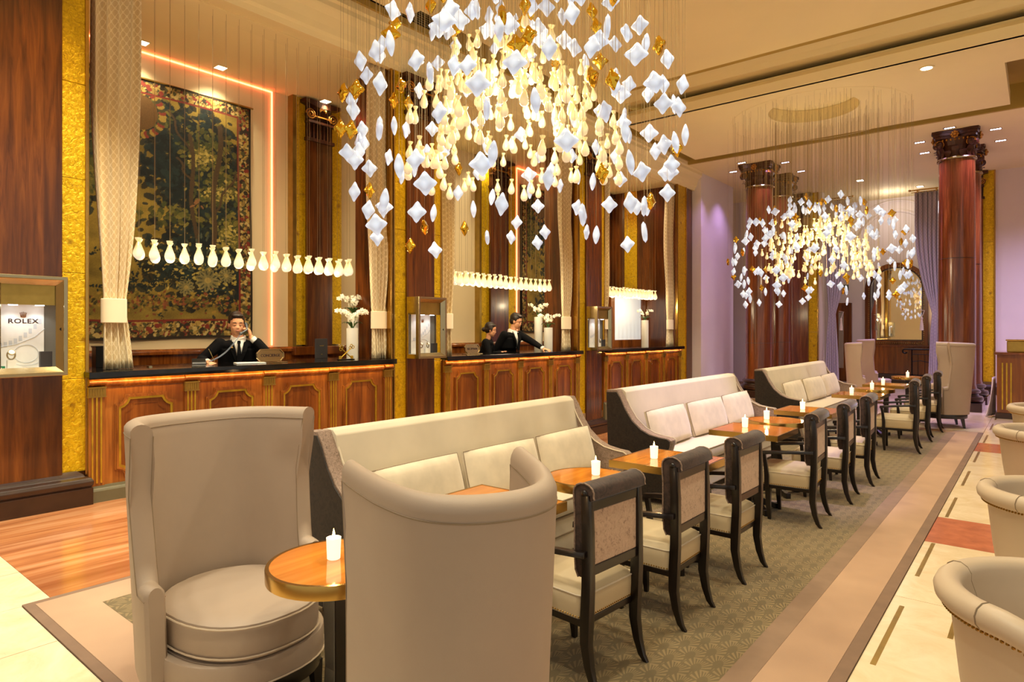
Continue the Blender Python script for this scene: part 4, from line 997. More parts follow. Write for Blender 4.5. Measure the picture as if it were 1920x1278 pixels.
# ================================================================ LOUNGE FURNITURE
def armchair():
    """dark dining armchair facing local +x"""
    t = thing('dining_chair', '', 'chair'); hw = .205
    pad = MB(); rings = []
    # seat pad: trapezoid with domed top
    def rr(x0, x1, y0, y1, z, r=.04, n=4):
        out = []
        for (cx, cy, a0) in ((x1-r, y0+r, -PI/2), (x1-r, y1-r, 0), (x0+r, y1-r, PI/2), (x0+r, y0+r, PI)):
            for k in range(n+1): a = a0+PI/2*k/n; out.append((cx+r*math.cos(a), cy+r*math.sin(a), z))
        return out
    for (z, ins) in ((.30, 0), (.315, -.002), (.36, -.004), (.405, -.004)): rings.append(rr(-.20+ins, .23-ins, -hw-.0+ins, hw-ins, z))
    for (z, ins) in ((.41, .0), (.425, .012), (.437, .03), (.442, .07)): rings.append(rr(-.20+ins, .23-ins, -hw+ins, hw-ins, z))
    pad.loft(rings); s = obj('seat', pad, 'seat_fabric', t, smooth=True)
    p1 = rr(-.205, .235, -hw-.004, hw+.004, .408); p1.append(p1[0]); obj('piping', MB().tube(p1, .004, 5, False), 'cushion_velvet', s, smooth=True)
    nails = MB(); per = rr(-.203, .233, -hw-.003, hw+.003, .311); L = 0; pts = []
    for i in range(len(per)):
        a, b = Vector(per[i]), Vector(per[(i+1) % len(per)]); n = max(1, int((b-a).length/.014))
        for k in range(n): pts.append(a+(b-a)*k/n)
    for q in pts: nails.ell(q, (.0045, .0045, .0045), 5, 3)
    obj('nail_trim', nails, 'brass', s, kind='stuff', label='row of round brass nail heads')
    fr = MB(); fr.box(-.205, .235, -hw-.004, hw+.004, .272, .302); obj('seat_rail', fr, 'espresso', t, bevel=.004)
    for sgn in (-1, 1):
        y = sgn*(hw-.012)
        pts = [(-.215, y, .86), (-.222, y, .70), (-.222, y, .45), (-.215, y, .30), (-.212, y, .20), (-.228, y, .10), (-.250, y, .03), (-.272, y, 0)]
        w = [.018, .019, .020, .021, .019, .016, .013, .010]; rings = []
        for q, r_ in zip(pts, w): rings.append([(q[0]-r_*1.2, q[1]-r_, q[2]), (q[0]+r_*1.2, q[1]-r_, q[2]), (q[0]+r_*1.2, q[1]+r_, q[2]), (q[0]-r_*1.2, q[1]+r_, q[2])])
        obj('leg', MB().loft(rings), 'espresso', t, bevel=.004, smooth=True)
        y = sgn*.155; rings = []
        for (x, z, r_) in ((.13, .275, .022), (.128, .12, .018), (.12, 0, .012)): rings.append([(x-r_, y-r_, z), (x+r_, y-r_, z), (x+r_, y+r_, z), (x-r_, y+r_, z)])
        obj('leg', MB().loft(rings), 'espresso', t, bevel=.003)
        # arm: rail from the rear post, forward support
        y = sgn*(hw+.012); rings = []
        for (x, z, wy, hz, yy) in ((-.225, .600, .016, .014, y), (-.17, .598, .022, .012, y+sgn*.008), (-.05, .588, .024, .012, y+sgn*.012), (.10, .572, .022, .013, y+sgn*.008), (.17, .56, .018, .016, y)):
            rings.append([(x, yy-wy, z-hz), (x, yy+wy, z-hz), (x, yy+wy*.8, z+hz), (x, yy-wy*.8, z+hz)])
        obj('armrest', MB().loft(rings), 'espresso', t, bevel=.004, smooth=True)
        rings = []
        for (x, z, r_) in ((.15, .565, .016), (.135, .48, .015), (.125, .38, .018), (.125, .28, .018)): rings.append([(x-r_, y-.012, z), (x+r_, y-.012, z), (x+r_, y+.012, z), (x-r_, y+.012, z)])
        obj('arm_support', MB().loft(rings), 'espresso', t, bevel=.003)
    for za, zb in ((.50, .545), (.785, .83)): obj('back_rail', MB().box(-.235, -.205, -hw+.02, hw-.02, za, zb), 'espresso', t, bevel=.004)
    obj('back_panel', MB().box(-.232, -.215, -hw+.034, hw-.034, .545, .785), 'mottled_velvet', t, bevel=.004, label='mottled pale velvet rear panel')
    # rolled front of the backrest wrapping over the top
    prof = [(-.205, .49), (-.175, .49), (-.16, .52), (-.155, .60), (-.155, .78), (-.150, .84)]
    for k in range(9):
        a = -.1+(PI*1.12)*k/8; prof.append((-.205+.055*math.cos(a), .868+.042*math.sin(a)))
    prof += [(-.262, .845), (-.235, .83), (-.205, .83)]
    b = obj('backrest', MB().prism(prof, -hw+.004, hw-.004, 1), 'brown_velvet', t, smooth=True, bevel=.005, ang=50)
    for sgn in (-1, 1):
        pp = [(x, sgn*(hw-.002), z) for (x, z) in prof[1:-2]]; obj('piping', MB().tube(pp, .004, 5), 'arm_velvet', b, smooth=True)
    for sgn in (-1, 1): obj('roll_button', MB().ell((-.21, sgn*(hw+.002), .866), (.016, .008, .016), 8, 6), 'espresso', t, smooth=True)
    return t
ch0 = armchair()
chairs = [(-1.70, 2.54, .08, 'dining armchair nearest the camera, beside the tall chair back'), (-1.675, 3.29, .0, 'second armchair from the camera, across the square candlelit table'),
          (-1.65, 4.10, .02, 'third armchair from the camera, facing the gap between first and second sofas'), (-1.60, 5.58, -.07, 'fourth armchair from the camera, lilac-lit seat, at the second sofa'),
          (-1.57, 6.50, -.07, 'fifth armchair from the camera, opposite the middle of the second sofa'), (-1.55, 7.36, -.06, 'sixth armchair from the camera, at the end of the second sofa'),
          (-1.44, 9.62, -.09, 'seventh armchair from the camera, whole seat visible, at the third sofa'), (-1.44, 10.75, -.08, 'eighth armchair from the camera, third from the far end wing chair'),
          (-1.42, 11.82, -.08, 'ninth armchair, farthest in the row, in front of the far wing chair')]
for i, (x, y, r, lab) in enumerate(chairs):
    sc = (1, .97, .97) if i < 3 else ((1, 1.12, .975) if i < 6 else (1, 1.22, 1.0))
    lab = 'dark ' + lab
    if i == 0:
        ch0.location = (x, y, .012); ch0.rotation_euler = (0, 0, PI-r); ch0['label'] = lab; ch0.scale = sc; ch0['group'] = 'dark armchairs in a row'
    else: dup(ch0, (x, y, .012), PI-r, lab, 'dark armchairs in a row', sc)

def sofa(y0, y1, lab, xr=-3.08):
    """sofa facing +X; back at xr, length along y"""
    L_ = (y1-y0)/2; t = thing('sofa', lab, 'sofa', (xr, (y0+y1)/2, .012))
    # backrest, leaning
    prof = [(0.0, .10), (.24, .10), (.20, .45), (.15, .75), (.105, .965), (.075, .99), (.02, .995), (-.03, .985), (-.035, .96)]
    obj('backrest', MB().prism(prof[::-1], -L_+.09, L_-.09, 1), 'cream_fabric', t, bevel=.008, smooth=True, ang=30)
    # arms: swept side panels
    def armprof(o=0.0):
        return [(-.02, .05), (-.05+o, .985), (.06, .99), (.10, .93), (.15, .83), (.22, .73), (.31, .655), (.40, .615), (.50, .598), (.575, .592), (.60, .575), (.60, .54), (.575, .45), (.555, .33), (.57, .18), (.60, .08), (.60, .05)]
    for s in (-1, 1):
        ya, yb = sorted((s*(L_-.10), s*L_)); P_ = armprof()
        a = obj('arm', MB().prism(P_[::-1], ya+.004, yb-.004, 1), 'arm_velvet', t, bevel=.012, smooth=True, ang=60, label='velvet arm sweeping down from the back')
        yo = (yb-.004, yb+.004) if s > 0 else (ya-.004, ya+.004)
        cx, cz = .28, .40; Q = [(cx+(x-cx)*.975+(-.004), cz+(z-cz)*.965) for x, z in P_]
        obj('arm_side', MB().prism(Q[::-1], yo[0], yo[1], 1), 'dark_velvet', a, bevel=.003, label='dark crushed-velvet outer side')
        pp = [(x, s*(L_-.10), z) for x, z in P_[2:12]]; obj('piping', MB().tube(pp, .005, 5), 'cushion_velvet', a, smooth=True)
    W = L_-.10
    prof = [(.20, .30), (.62, .30), (.655, .32), (.665, .37), (.655, .415), (.62, .435), (.20, .455)]
    c = obj('seat_cushion', MB().prism(prof[::-1], -W+.003, W-.003, 1), 'cream_fabric', t, bevel=.015, smooth=True, ang=50)
    obj('piping', MB().tube([(.655, -W+.01, .417), (.655, W-.01, .417)], .005, 5), 'piping_fabric', c, smooth=True)
    obj('seat_base', MB().box(.05, .64, -W, W, .06, .30), 'cream_fabric', t, bevel=.01)
    obj('base_piping', MB().tube([(.642, -W, .19), (.642, W, .19)], .004, 5), 'piping_fabric', t, smooth=True)
    for sx in (.06, .54):
        for s in (-1, 1): obj('foot', MB().loft([[(sx-.025+e, s*(L_-.07)-.025+e, z), (sx+.025-e, s*(L_-.07)-.025+e, z), (sx+.025-e, s*(L_-.07)+.025-e, z), (sx-.025+e, s*(L_-.07)+.025-e, z)] for z, e in ((0, .006), (.06, 0))]), 'espresso', t)
    return t
sofa(2.02, 4.52, 'first cream sofa with brown velvet arms, behind the tall near wing chair')
sofa(5.20, 8.16, 'middle cream sofa with brown velvet arms, lit lilac')
sofa(9.22, 12.55, 'third cream sofa with brown velvet arms, farthest, in front of the mahogany columns')
def cushion(x, y, z, w_, h_, lean, lab, grp, t_=.13, tw=0.0):
    n = 12; vs = []; fs = []
    p = thing('cushion', lab, 'cushion', (x, y, z), tw, grp)
    def pt(u, v, s):
        e = (1-abs(u)**3.2)*(1-abs(v)**3.2); th = (t_/2)*(.16+.84*max(0, e)**.5)*s
        k = 1-.045*(u*u*v*v)-.03*(1-abs(u)**2)*(abs(v)**4)-.03*(1-abs(v)**2)*(abs(u)**4)
        return Vector((th, u*w_/2*k, v*h_/2*k))
    for s in (1, -1):
        for j in range(n+1):
            for i in range(n+1): vs.append(pt(-1+2*i/n, -1+2*j/n, s))
    N = (n+1)**2
    for s in (0, 1):
        for j in range(n):
            for i in range(n): a = s*N+j*(n+1)+i; fs.append((a, a+1, a+n+2, a+n+1) if s == 0 else (a, a+n+1, a+n+2, a+1))
    per = [i for i in range(n)]+[j*(n+1)+n for j in range(n)]+[n*(n+1)+n-i for i in range(n)]+[(n-j)*(n+1) for j in range(n)]
    for k in range(len(per)): a, b = per[k], per[(k+1) % len(per)]; fs.append((a, N+a, N+b, b))
    T = Matrix.Translation((0, 0, h_/2*math.cos(lean))) @ Matrix.Rotation(-lean, 4, 'Y')
    o = obj('cushion_body', MB().add(vs, fs).xf(T), 'cushion_velvet', p, smooth=True)
    per2 = [pt(vx, vy, 1) for vx, vy in [(-1+2*k/12, -1) for k in range(12)]+[(1, -1+2*k/12) for k in range(12)]+[(1-2*k/12, 1) for k in range(12)]+[(-1, 1-2*k/12) for k in range(13)]]
    obj('piping', MB().tube(per2, .0028, 5, False).xf(T), 'piping_fabric', p, smooth=True)
for s_i, (ya, yb, nm, gap) in enumerate([(2.16, 4.40, 'first', 0), (5.31, 8.04, 'middle', 0), (9.34, 12.42, 'third', 0)]):
    n = 3; w_ = (yb-ya)/n
    for k in range(n):
        hh = .36 if s_i else .34
        cushion(-2.765+(.01 if k == 1 else 0), ya+w_*(k+.5), .465, w_*.99, hh, .28, '%s cream velvet cushion from the left on the %s sofa' % (['first', 'second', 'third'][k], nm), 'cushions on the %s sofa' % nm, .13, [.03, -.02, .02][k])

def table(x, y, rnd_, lab, rz=0.0, r=.265):
    t = thing('side_table', lab, 'table', (x, y, .012), rz); H = .70-.012
    if rnd_:
        obj('tabletop', MB().lathe([(r-.006, H-.045), (r-.006, H)], 48), 'table_wood', t, label='glossy orange wood top')
        obj('brass_rim', MB().lathe([(r-.007, H-.05), (r, H-.048), (r+.001, H-.004), (r-.001, H+.001), (r-.014, H+.0012), (r-.014, H-.002)], 48), 'brass', t, smooth=True)
    else:
        obj('tabletop', MB().box(-r+.006, r-.006, -r+.006, r-.006, H-.042, H), 'table_wood', t, label='glossy orange wood top')
        m = MB(); ring_strip(m, [(-r, -r), (r, -r), (r, r), (-r, r)], 0, .007, H-.045, H+.001)
        m.v = [(b, c, a) for a, b, c in m.v]; ring_strip(m2 := MB(), [(-r, -r), (r, -r), (r, r), (-r, r)], .007, .013, H-.001, H+.0012); m2.v = [(b, c, a) for a, b, c in m2.v]; m.add(m2.v, m2.f)
        obj('brass_rim', m, 'brass', t)
    rings = [[(s*a, q*a, z) for s, q in ((-1, -1), (1, -1), (1, 1), (-1, 1))] for a, z in ((.075, H-.05), (.038, H-.07), (.032, .30), (.040, .08), (.05, .05))]
    obj('pedestal', MB().loft(rings), 'espresso', t, bevel=.006)
    for k in range(4):
        a = PI/2*k+PI/4; m = MB()
        m.loft([[(x_, -.022, z0), (x_, .022, z0), (x_, .022, z1), (x_, -.022, z1)] for x_, z0, z1 in ((.0, .05, .12), (.08, .035, .095), (.15, .015, .06), (.20, .0, .045), (.235, .0, .05))]); m.xf(Matrix.Rotation(a, 4, 'Z'))
        obj('foot', m, 'espresso', t, bevel=.004)
    return t
def candle(x, y, lab, z=.701):
    t = thing('candle', lab, 'candle', (x, y, z))
    obj('candle_cup', MB().lathe([(.019, 0), (.024, .003), (.027, .08), (.0255, .08), (.0235, .062), (0.0, .062)], 18), 'candle_wax', t, smooth=True)
    obj('wick', MB().cyl((0, 0, 0), .0012, .062, .078, 5), 'dark_metal', t)
    obj('flame', MB().lathe([(0, .072), (.0045, .08), (.0055, .088), (.0035, .100), (0, .114)], 10), 'flame', t, smooth=True)
    lamp('candle_light', 'POINT', (x, y, z+.125), 1.2, (1, .6, .25), .012)
tabs = [(-2.01, 1.43, 1, 'round brass-rimmed table between the two near wing chairs'), (-2.10, 2.36, 0, 'square brass-rimmed table mostly hidden behind the near tall chair back'),
        (-2.03, 3.18, 1, 'round brass-rimmed table with candle in front of the first sofa'), (-1.90, 3.95, 0, 'square brass-rimmed table with candle at the end of the first sofa'),
        (-1.91, 5.62, 0, 'square brass-rimmed table at the left of the middle sofa'), (-1.94, 6.31, 1, 'round brass-rimmed table in front of the middle sofa'),
        (-1.91, 7.36, 0, 'square brass-rimmed table at the far end of the middle sofa'), (-1.86, 9.60, 0, 'square brass-rimmed table at the near end of the third sofa'),
        (-1.87, 10.63, 1, 'round brass-rimmed table in front of the third sofa'), (-1.88, 11.62, 0, 'square brass-rimmed table near the far wing chairs'),
        (-1.88, 13.75, 1, 'round brass-rimmed table farthest away, between the far wing chairs')]
for i, (x, y, rd, lab) in enumerate(tabs):
    table(x, y, rd, lab, 0.0, (.25 if i < 3 else .26) if rd else .285)
for i, (x, y) in enumerate([(-1.90, 1.52), None, (-2.06, 3.20), (-1.92, 3.86), (-1.98, 5.72), (-2.0, 6.36), (-1.95, 7.35), (-1.92, 9.62), (-1.90, 10.62), (-1.90, 11.64), (-1.88, 13.8)] if True else []) if False else []: pass
for i, c_ in enumerate([(-2.03, 1.43), None, (-2.02, 3.24), (-1.98, 3.90), (-2.00, 5.66), (-2.02, 6.30), (-1.97, 7.32), (-1.95, 9.55), (-1.90, 10.62), (-1.92, 11.60), (-1.88, 13.75)]):
    if c_: candle(c_[0], c_[1], 'lit white votive candle, ' + tabs[i][3].replace('brass-rimmed ', 'on ').replace('square on','on square').replace('round on','on round').replace(' with candle',''))

def wing_chair():
    """high barrel-backed wing chair facing local +x; origin on the floor at its centre"""
    t = thing('wing_chair', '', 'chair')
    # plan curve: narrow at the back, splaying out to the wings, short arms
    LO = [(-.33, 0), (-.32, .12), (-.275, .22), (-.18, .285), (-.07, .32), (.0, .335), (.06, .335)]
    HI = [(-.42, 0), (-.405, .13), (-.35, .235), (-.23, .31), (-.09, .365), (.0, .37), (.06, .37)]
    def cr(P_, u):
        i = min(len(P_)-2, int(u)); f = u-i; g = lambda k: Vector(P_[k]) if 0 <= k < len(P_) else (Vector((P_[1][0], -P_[1][1])) if k < 0 else 2*Vector(P_[-1])-Vector(P_[-2]))
        a_, b_, c_, d_ = g(i-1), g(i), g(i+1), g(i+2)
        return .5*((2*b_)+(c_-a_)*f+(2*a_-5*b_+4*c_-d_)*f*f+(3*b_-a_-3*c_+d_)*f**3)
    def plan(s, z):
        sg = 1 if s >= 0 else -1; u = abs(s)*(len(LO)-1); f = max(0, min(1.05, (z-.2)/1.0))
        q = cr(LO, u).lerp(cr(HI, u), f); e = max(0, min(1, (z-.98)/.07)); e = e*e*(3-2*e); wgt = max(0, min(1, (abs(s)-.50)/.16)); return Vector((q.x+.06*e*wgt, sg*q.y, 0))
    n = 64; S_ = [-1, -.992]+[-1+2*i/n for i in range(1, n)]+[.992, 1]
    # outer and inner shells built as a loft over s; profile in (thickness, z)
    def section(s):
        zt = top(s); out = []
        a = abs(s)
        zs = [.20, .35, .50, .585] if zt < .7 else [.20, .35, .50, .60, .72, .85, 1.0, zt-.04]
        return zt, zs
    NZ = 16
    rings = []
    for s in S_:
        a = abs(s)
        # height profile: high back to the wing, cut back edge curving down to the arm
        if a <= .70: zt = 1.20+.015*(a/.7)**2
        elif a <= .80: q = (a-.70)/.10; zt = 1.215-.615*(q**.55)
        else: zt = .60-.015*(a-.8)/.2
        # direction normal
        e = .004; p0 = plan(max(-1, s-e), .5); p1 = plan(min(1, s+e), .5); tn = (p1-p0).normalized(); nr = Vector((tn.y, -tn.x, 0))
        th = .038*(1 if a < .985 else .72)
        ring = []
        zl = [.20+(zt-.035-.20)*k/NZ for k in range(NZ+1)]
        for z in zl: q = plan(s, z); ring.append((q.x+nr.x*th, q.y+nr.y*th, z))
        q = plan(s, zt)
        for qa in (.35, .8, 1.2, PI/2, PI-1.2, PI-.8, PI-.35): ring.append((q.x+nr.x*th*math.cos(qa), q.y+nr.y*th*math.cos(qa), zt-.036+.036*math.sin(qa)))
        for z in reversed(zl): q = plan(s, z); ring.append((q.x-nr.x*th, q.y-nr.y*th, z))
        rings.append(ring)
    b = obj('barrel_back', MB().loft(rings), 'taupe_leather', t, smooth=True); b.data.set_sharp_from_angle(angle=math.radians(70))
    # seams on the outer and inner faces, following the rim
    for (off, dz) in ((.0385, -.05), (-.0385, -.05)):
        pts = []
        for s in S_:
            a = abs(s)
            if a > .985: continue
            if a <= .70: zt = 1.20+.015*(a/.7)**2
            elif a <= .80: zt = 1.215-.615*(((a-.70)/.10)**.55)
            else: zt = .60-.015*(a-.8)/.2
            e = .004; p0 = plan(max(-1, s-e), .5); p1 = plan(min(1, s+e), .5); tn = (p1-p0).normalized(); nr = Vector((tn.y, -tn.x, 0))
            q = plan(s, zt+dz); pts.append((q.x+nr.x*off, q.y+nr.y*off, zt+dz))
        obj('seam', MB().tube(pts, .0022, 5), 'piping_fabric', b, smooth=True)
    def oval(rx0, rx1, ry, z, n=40, e=2.4):
        out = []
        for k in range(n):
            a = 2*PI*k/n; c_, s_ = math.cos(a), math.sin(a)
            x = (rx1 if c_ > 0 else rx0)*abs(c_)**(2/e)*(1 if c_ > 0 else -1); y = ry*abs(s_)**(2/e)*(1 if s_ > 0 else -1); out.append((x, y, z))
        return out
    obj('seat_base', MB().loft([oval(.33, .36, .32, z) if False else oval(.33, .37, .322, z) for z in (.195, .30)]), 'taupe_leather', t, bevel=.01, smooth=True)
    p1 = oval(.33, .374, .326, .205); p1.append(p1[0]); obj('base_piping', MB().tube(p1, .004, 5, False), 'taupe_piping', t, smooth=True)
    cr = [oval(.27, .375-i, .285-i, z) for z, i in ((.30, .03), (.31, .008), (.34, 0), (.42, 0), (.445, .006), (.458, .03), (.462, .08))]
    c = obj('seat_cushion', MB().loft(cr), 'taupe_leather', t, smooth=True)
    for z in (.325, .438): p1 = oval(.27, .379, .289, z); p1.append(p1[0]); obj('piping', MB().tube(p1, .004, 5, False), 'taupe_piping', c, smooth=True)
    obj('wood_plinth', MB().loft([oval(.35, .36, .31, z) for z in (.135, .195)]), 'espresso', t, smooth=True, bevel=.004)
    for (x, y) in ((.24, .22), (.24, -.22), (-.24, .20), (-.24, -.20)):
        dx = .02 if x > 0 else -.03
        obj('leg', MB().loft([[(x-r_+d_, y-r_, z), (x+r_+d_, y-r_, z), (x+r_+d_, y+r_, z), (x-r_+d_, y+r_, z)] for r_, z, d_ in ((.026, .14, 0), (.015, 0, dx))]), 'espresso', t, bevel=.003)
    return t
wc = wing_chair()
wc.location = (-2.64, 1.37, .012); wc.rotation_euler = (0, 0, .02); wc['label'] = 'taupe leather wing chair at the near left, facing the round table, seat cushion visible'; wc['group'] = 'taupe wing chairs'; wc.scale = (1, 1, .97)
dup(wc, (-1.245, 1.205, .012), PI-.48, 'taupe leather wing chair seen from behind in the foreground centre', 'taupe wing chairs', (1, .63, 1))
dup(wc, (-1.25, 12.55, .0), PI+.30, 'taupe wing chair at the far end, right of the round table, seen from behind', 'taupe wing chairs', (1.0, 1.15, 1.12))
dup(wc, (-2.72, 14.3, .0), .20, 'taupe wing chair at the far end behind the third sofa, left one of two', 'taupe wing chairs', (.72, .9, 1.08))
dup(wc, (-2.75, 15.7, .0), .20, 'taupe wing chair at the far end behind the third sofa, right one of two', 'taupe wing chairs', (.8, .9, 1.12))

def tub_chair():
    t = thing('tub_chair', '', 'chair'); rings = []; n = 56
    def arc(k): return -PI*.5-PI*.80+PI*1.60*k/n+PI*.5   # opening toward +x
    nails = MB()
    for k in range(n+1):
        a = PI*.22+(2*PI-PI*.44)*k/n; c_, s_ = math.cos(a), math.sin(a); f = abs(k/n-.5)*2; zt = .74-.13*max(0, (f-.55)/.45)**1.4
        ring = []
        for (r, z) in ((.245, .12), (.27, .25), (.295, .42), (.318, zt-.11), (.335, zt-.075)): ring.append((r*c_, r*s_, z))
        for q in range(9):
            th = -1.0+(PI+1.3)*q/8; ring.append(((.325+.042*math.cos(th))*c_, (.325+.042*math.cos(th))*s_, zt-.04+.042*math.sin(th)))
        for (r, z) in ((.268, zt-.10), (.255, .42), (.24, .25), (.22, .12)): ring.append((r*c_, r*s_, z))
        rings.append(ring)
        if k % 1 == 0:
            for h in (0, .5):
                a2 = a+(2*PI-PI*.44)/n*h; nails.ell((.341*math.cos(a2), .341*math.sin(a2), zt-.083), (.006, .006, .006), 5, 3)
    b = obj('tub_back', MB().loft(rings), 'tub_leather', t, smooth=True)
    obj('nail_trim', nails, 'brass', b, kind='stuff', label='row of brass nails under the rolled rim')
    for q in (14, 28, 42):
        pts = [(p[0]*1.004, p[1]*1.004, p[2]+.001) for p in rings[q][5:16]]; obj('seam', MB().tube(pts, .002, 4), 'piping_fabric', b, smooth=True)
    obj('seat_cushion', MB().lathe([(.20, .34), (.232, .35), (.24, .38), (.235, .43), (.20, .455), (0, .462)], 36, (.02, 0, 0)), 'tub_leather', t, smooth=True)
    obj('seat_base', MB().lathe([(.23, .11), (.24, .20), (.235, .345)], 36, (.01, 0, 0)), 'tub_leather', t, smooth=True)
    for (x, y) in ((.15, .15), (.15, -.15), (-.15, .15), (-.15, -.15)):
        obj('leg', MB().loft([[(x-r_, y-r_, z), (x+r_, y-r_, z), (x+r_, y+r_, z), (x-r_, y+r_, z)] for r_, z in ((.02, .12), (.013, 0))]), 'espresso', t)
    return t
tc = tub_chair(); tubs = [(.085, 2.62, 'cream leather tub chair at the lower right corner, nearest, brass nails under the rim'), (.10, 4.30, 'second cream tub chair up the right edge, by the red marble tile'), (.05, 6.9, 'third cream tub chair up the right edge'), (.08, 9.0, 'farthest cream tub chair at the right edge, near the bar')]
for i, (x, y, lab) in enumerate(tubs):
    if i == 0: tc.location = (x, y, 0); tc.rotation_euler = (0, 0, -.35); tc['label'] = lab; tc['group'] = 'cream tub chairs'
    else: dup(tc, (x, y, 0), -.2, lab, 'cream tub chairs', (1.0, 1.0+.05*i, 1.0))

# ================================================================ CHANDELIERS
def pillow(a, b, pinch=.36, t_=.028, n=32, rings=4):
    """four-pointed glass pillow in the xz plane"""
    vs = []; fs = []; out = []
    for k in range(n):
        th = 2*PI*k/n; q = abs(math.sin(2*th)); e = 1-pinch*q**.9
        e = max(e, .1)*(1-.05*(1-q)**6)
        out.append((a*e*math.cos(th), b*e*math.sin(th)))
    for s in (1, -1):
        vs.append((0, s*t_*.9, 0))
        for j in range(1, rings+1):
            f = j/rings; y = s*t_*(1-f**3.0)**.6*(1-.10*math.sin(f*PI))
            for (x, z) in out: vs.append((x*f, y, z*f))
    N = 1+rings*n
    for s in (0, 1):
        o = s*N
        for k in range(n):
            k2 = (k+1) % n; f = (o, o+1+k, o+1+k2); fs.append(f if s == 0 else f[::-1])
            for j in range(rings-1):
                p, q = o+1+j*n, o+1+(j+1)*n; f = (p+k, q+k, q+k2, p+k2); fs.append(f if s == 0 else f[::-1])
    return MB().add(vs, fs)
def bulb_mesh(h):
    mb = MB(); s = h/.16
    mb.lathe([(0, -.08*s), (.018*s, -.076*s), (.032*s, -.06*s), (.037*s, -.04*s), (.034*s, -.018*s), (.023*s, .012*s), (.014*s, .038*s), (.0085*s, .050*s), (.012*s, .056*s), (.020*s, .068*s), (.024*s, .080*s), (.014*s, .077*s), (.004*s, .062*s), (0, .060*s)], 12)
    return mb
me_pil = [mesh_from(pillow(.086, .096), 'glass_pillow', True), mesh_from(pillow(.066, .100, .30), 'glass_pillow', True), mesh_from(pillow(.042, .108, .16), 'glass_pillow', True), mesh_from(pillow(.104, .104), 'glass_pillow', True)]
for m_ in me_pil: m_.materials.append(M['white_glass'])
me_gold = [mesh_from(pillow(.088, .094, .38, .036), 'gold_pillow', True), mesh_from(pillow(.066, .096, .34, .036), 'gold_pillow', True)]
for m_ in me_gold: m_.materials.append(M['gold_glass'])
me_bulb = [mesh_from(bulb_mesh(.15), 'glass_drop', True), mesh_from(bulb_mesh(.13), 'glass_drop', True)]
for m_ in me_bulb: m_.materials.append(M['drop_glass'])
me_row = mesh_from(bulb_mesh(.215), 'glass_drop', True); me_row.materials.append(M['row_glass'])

def yaw(rnd): return rnd.gauss(.68, .45) if rnd.random() < .75 else rnd.uniform(0, PI)
def chandelier(cx, cy, z0, sc, lab, seed, ztop=5.38, zsc=1.0, ps=.86):
    rnd = random.Random(seed); t = thing('chandelier', lab, 'chandelier', (cx, cy, z0)); wires = MB()
    def hang(x, y, z):
        r = .0009*sc+.0003; h = ztop-z0
        wires.add([(x-r, y, z), (x+r, y, z), (x, y+r*1.6, z), (x-r, y, h), (x+r, y, h), (x, y+r*1.6, h)], [(0, 1, 4, 3), (1, 2, 5, 4), (2, 0, 3, 5)])
    # outer shell of pillows: dome profile (height, radius)
    prof = [(.15, 1.17), (.32, 1.24), (.50, 1.33), (.70, 1.40), (.92, 1.42), (1.14, 1.39), (1.36, 1.30), (1.56, 1.16), (1.74, .98), (1.90, .74), (2.02, .46), (2.08, .18)]
    cnt = [13, 15, 19, 22, 23, 22, 20, 17, 14, 11, 7, 3]
    for li, ((h, r), c_) in enumerate(zip(prof, cnt)):
        for k in range(c_):
            a = 2*PI*(k+.5*(li % 2))/c_+rnd.uniform(-.10, .10); rr = r*sc*rnd.uniform(.93, 1.03); z = h*zsc+rnd.uniform(-.09, .09)
            x, y = rr*math.cos(a), rr*math.sin(a)
            g = rnd.random() < .17; me = rnd.choice(me_gold) if g else rnd.choices(me_pil, [5, 3, 2, 3])[0]
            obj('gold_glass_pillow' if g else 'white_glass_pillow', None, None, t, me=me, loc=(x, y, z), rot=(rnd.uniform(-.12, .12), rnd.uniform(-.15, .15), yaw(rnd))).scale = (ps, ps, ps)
            hang(x, y, z+.06)
    # second inner shell of pillows
    for k in range(46):
        a = rnd.uniform(0, 2*PI); ph = rnd.uniform(.1, 1.45); rr = 1.02*sc*math.sin(ph); z = (.95+.98*math.cos(ph))*zsc
        x, y = rr*math.cos(a), rr*math.sin(a); g = rnd.random() < .16; me = rnd.choice(me_gold) if g else rnd.choices(me_pil, [5, 3, 2, 3])[0]
        obj('gold_glass_pillow' if g else 'white_glass_pillow', None, None, t, me=me, loc=(x, y, z), rot=(rnd.uniform(-.12, .12), rnd.uniform(-.15, .15), yaw(rnd))).scale = (ps, ps, ps); hang(x, y, z+.06)
    # inner mass of glass drops
    for k in range(230):
        a = k*2.39996+rnd.uniform(-.2, .2); f = (k+.5)/230; ph = math.acos(1-f*1.05) if f*1.05 < 2 else PI/2
        shell = rnd.choice((.92, .80, .66)); rr = shell*sc*math.sin(min(PI/2*1.02, ph)); z = (.66+1.12*shell/.92*math.cos(ph))*zsc+rnd.uniform(-.12, .10)
        x, y = rr*math.cos(a), rr*math.sin(a)
        obj('glass_drop', None, None, t, me=rnd.choice(me_bulb), loc=(x, y, z), rot=(rnd.uniform(-.08, .08), rnd.uniform(-.08, .08), rnd.uniform(0, PI))); hang(x, y, z+.06)
    obj('suspension_wires', wires, 'wire_steel', t, kind='stuff')
    m = MB(); n = 48
    obj('ceiling_plate', MB().lathe([(1.40*sc, ztop-z0+.004), (1.40*sc, ztop-z0-.003), (1.385*sc, ztop-z0-.003), (1.385*sc, ztop-z0+.004)], n, caps=False), 'ceiling_paint', t)
chandelier(-3.42, 4.17, 2.25, .97, 'nearest great chandelier of hanging white and gold glass pillows around amber glass drops', 11)
chandelier(-3.10, 12.45, 1.98, 1.06, 'far chandelier of hanging glass pillows and drops above the third sofa', 12, zsc=.93, ps=.80)

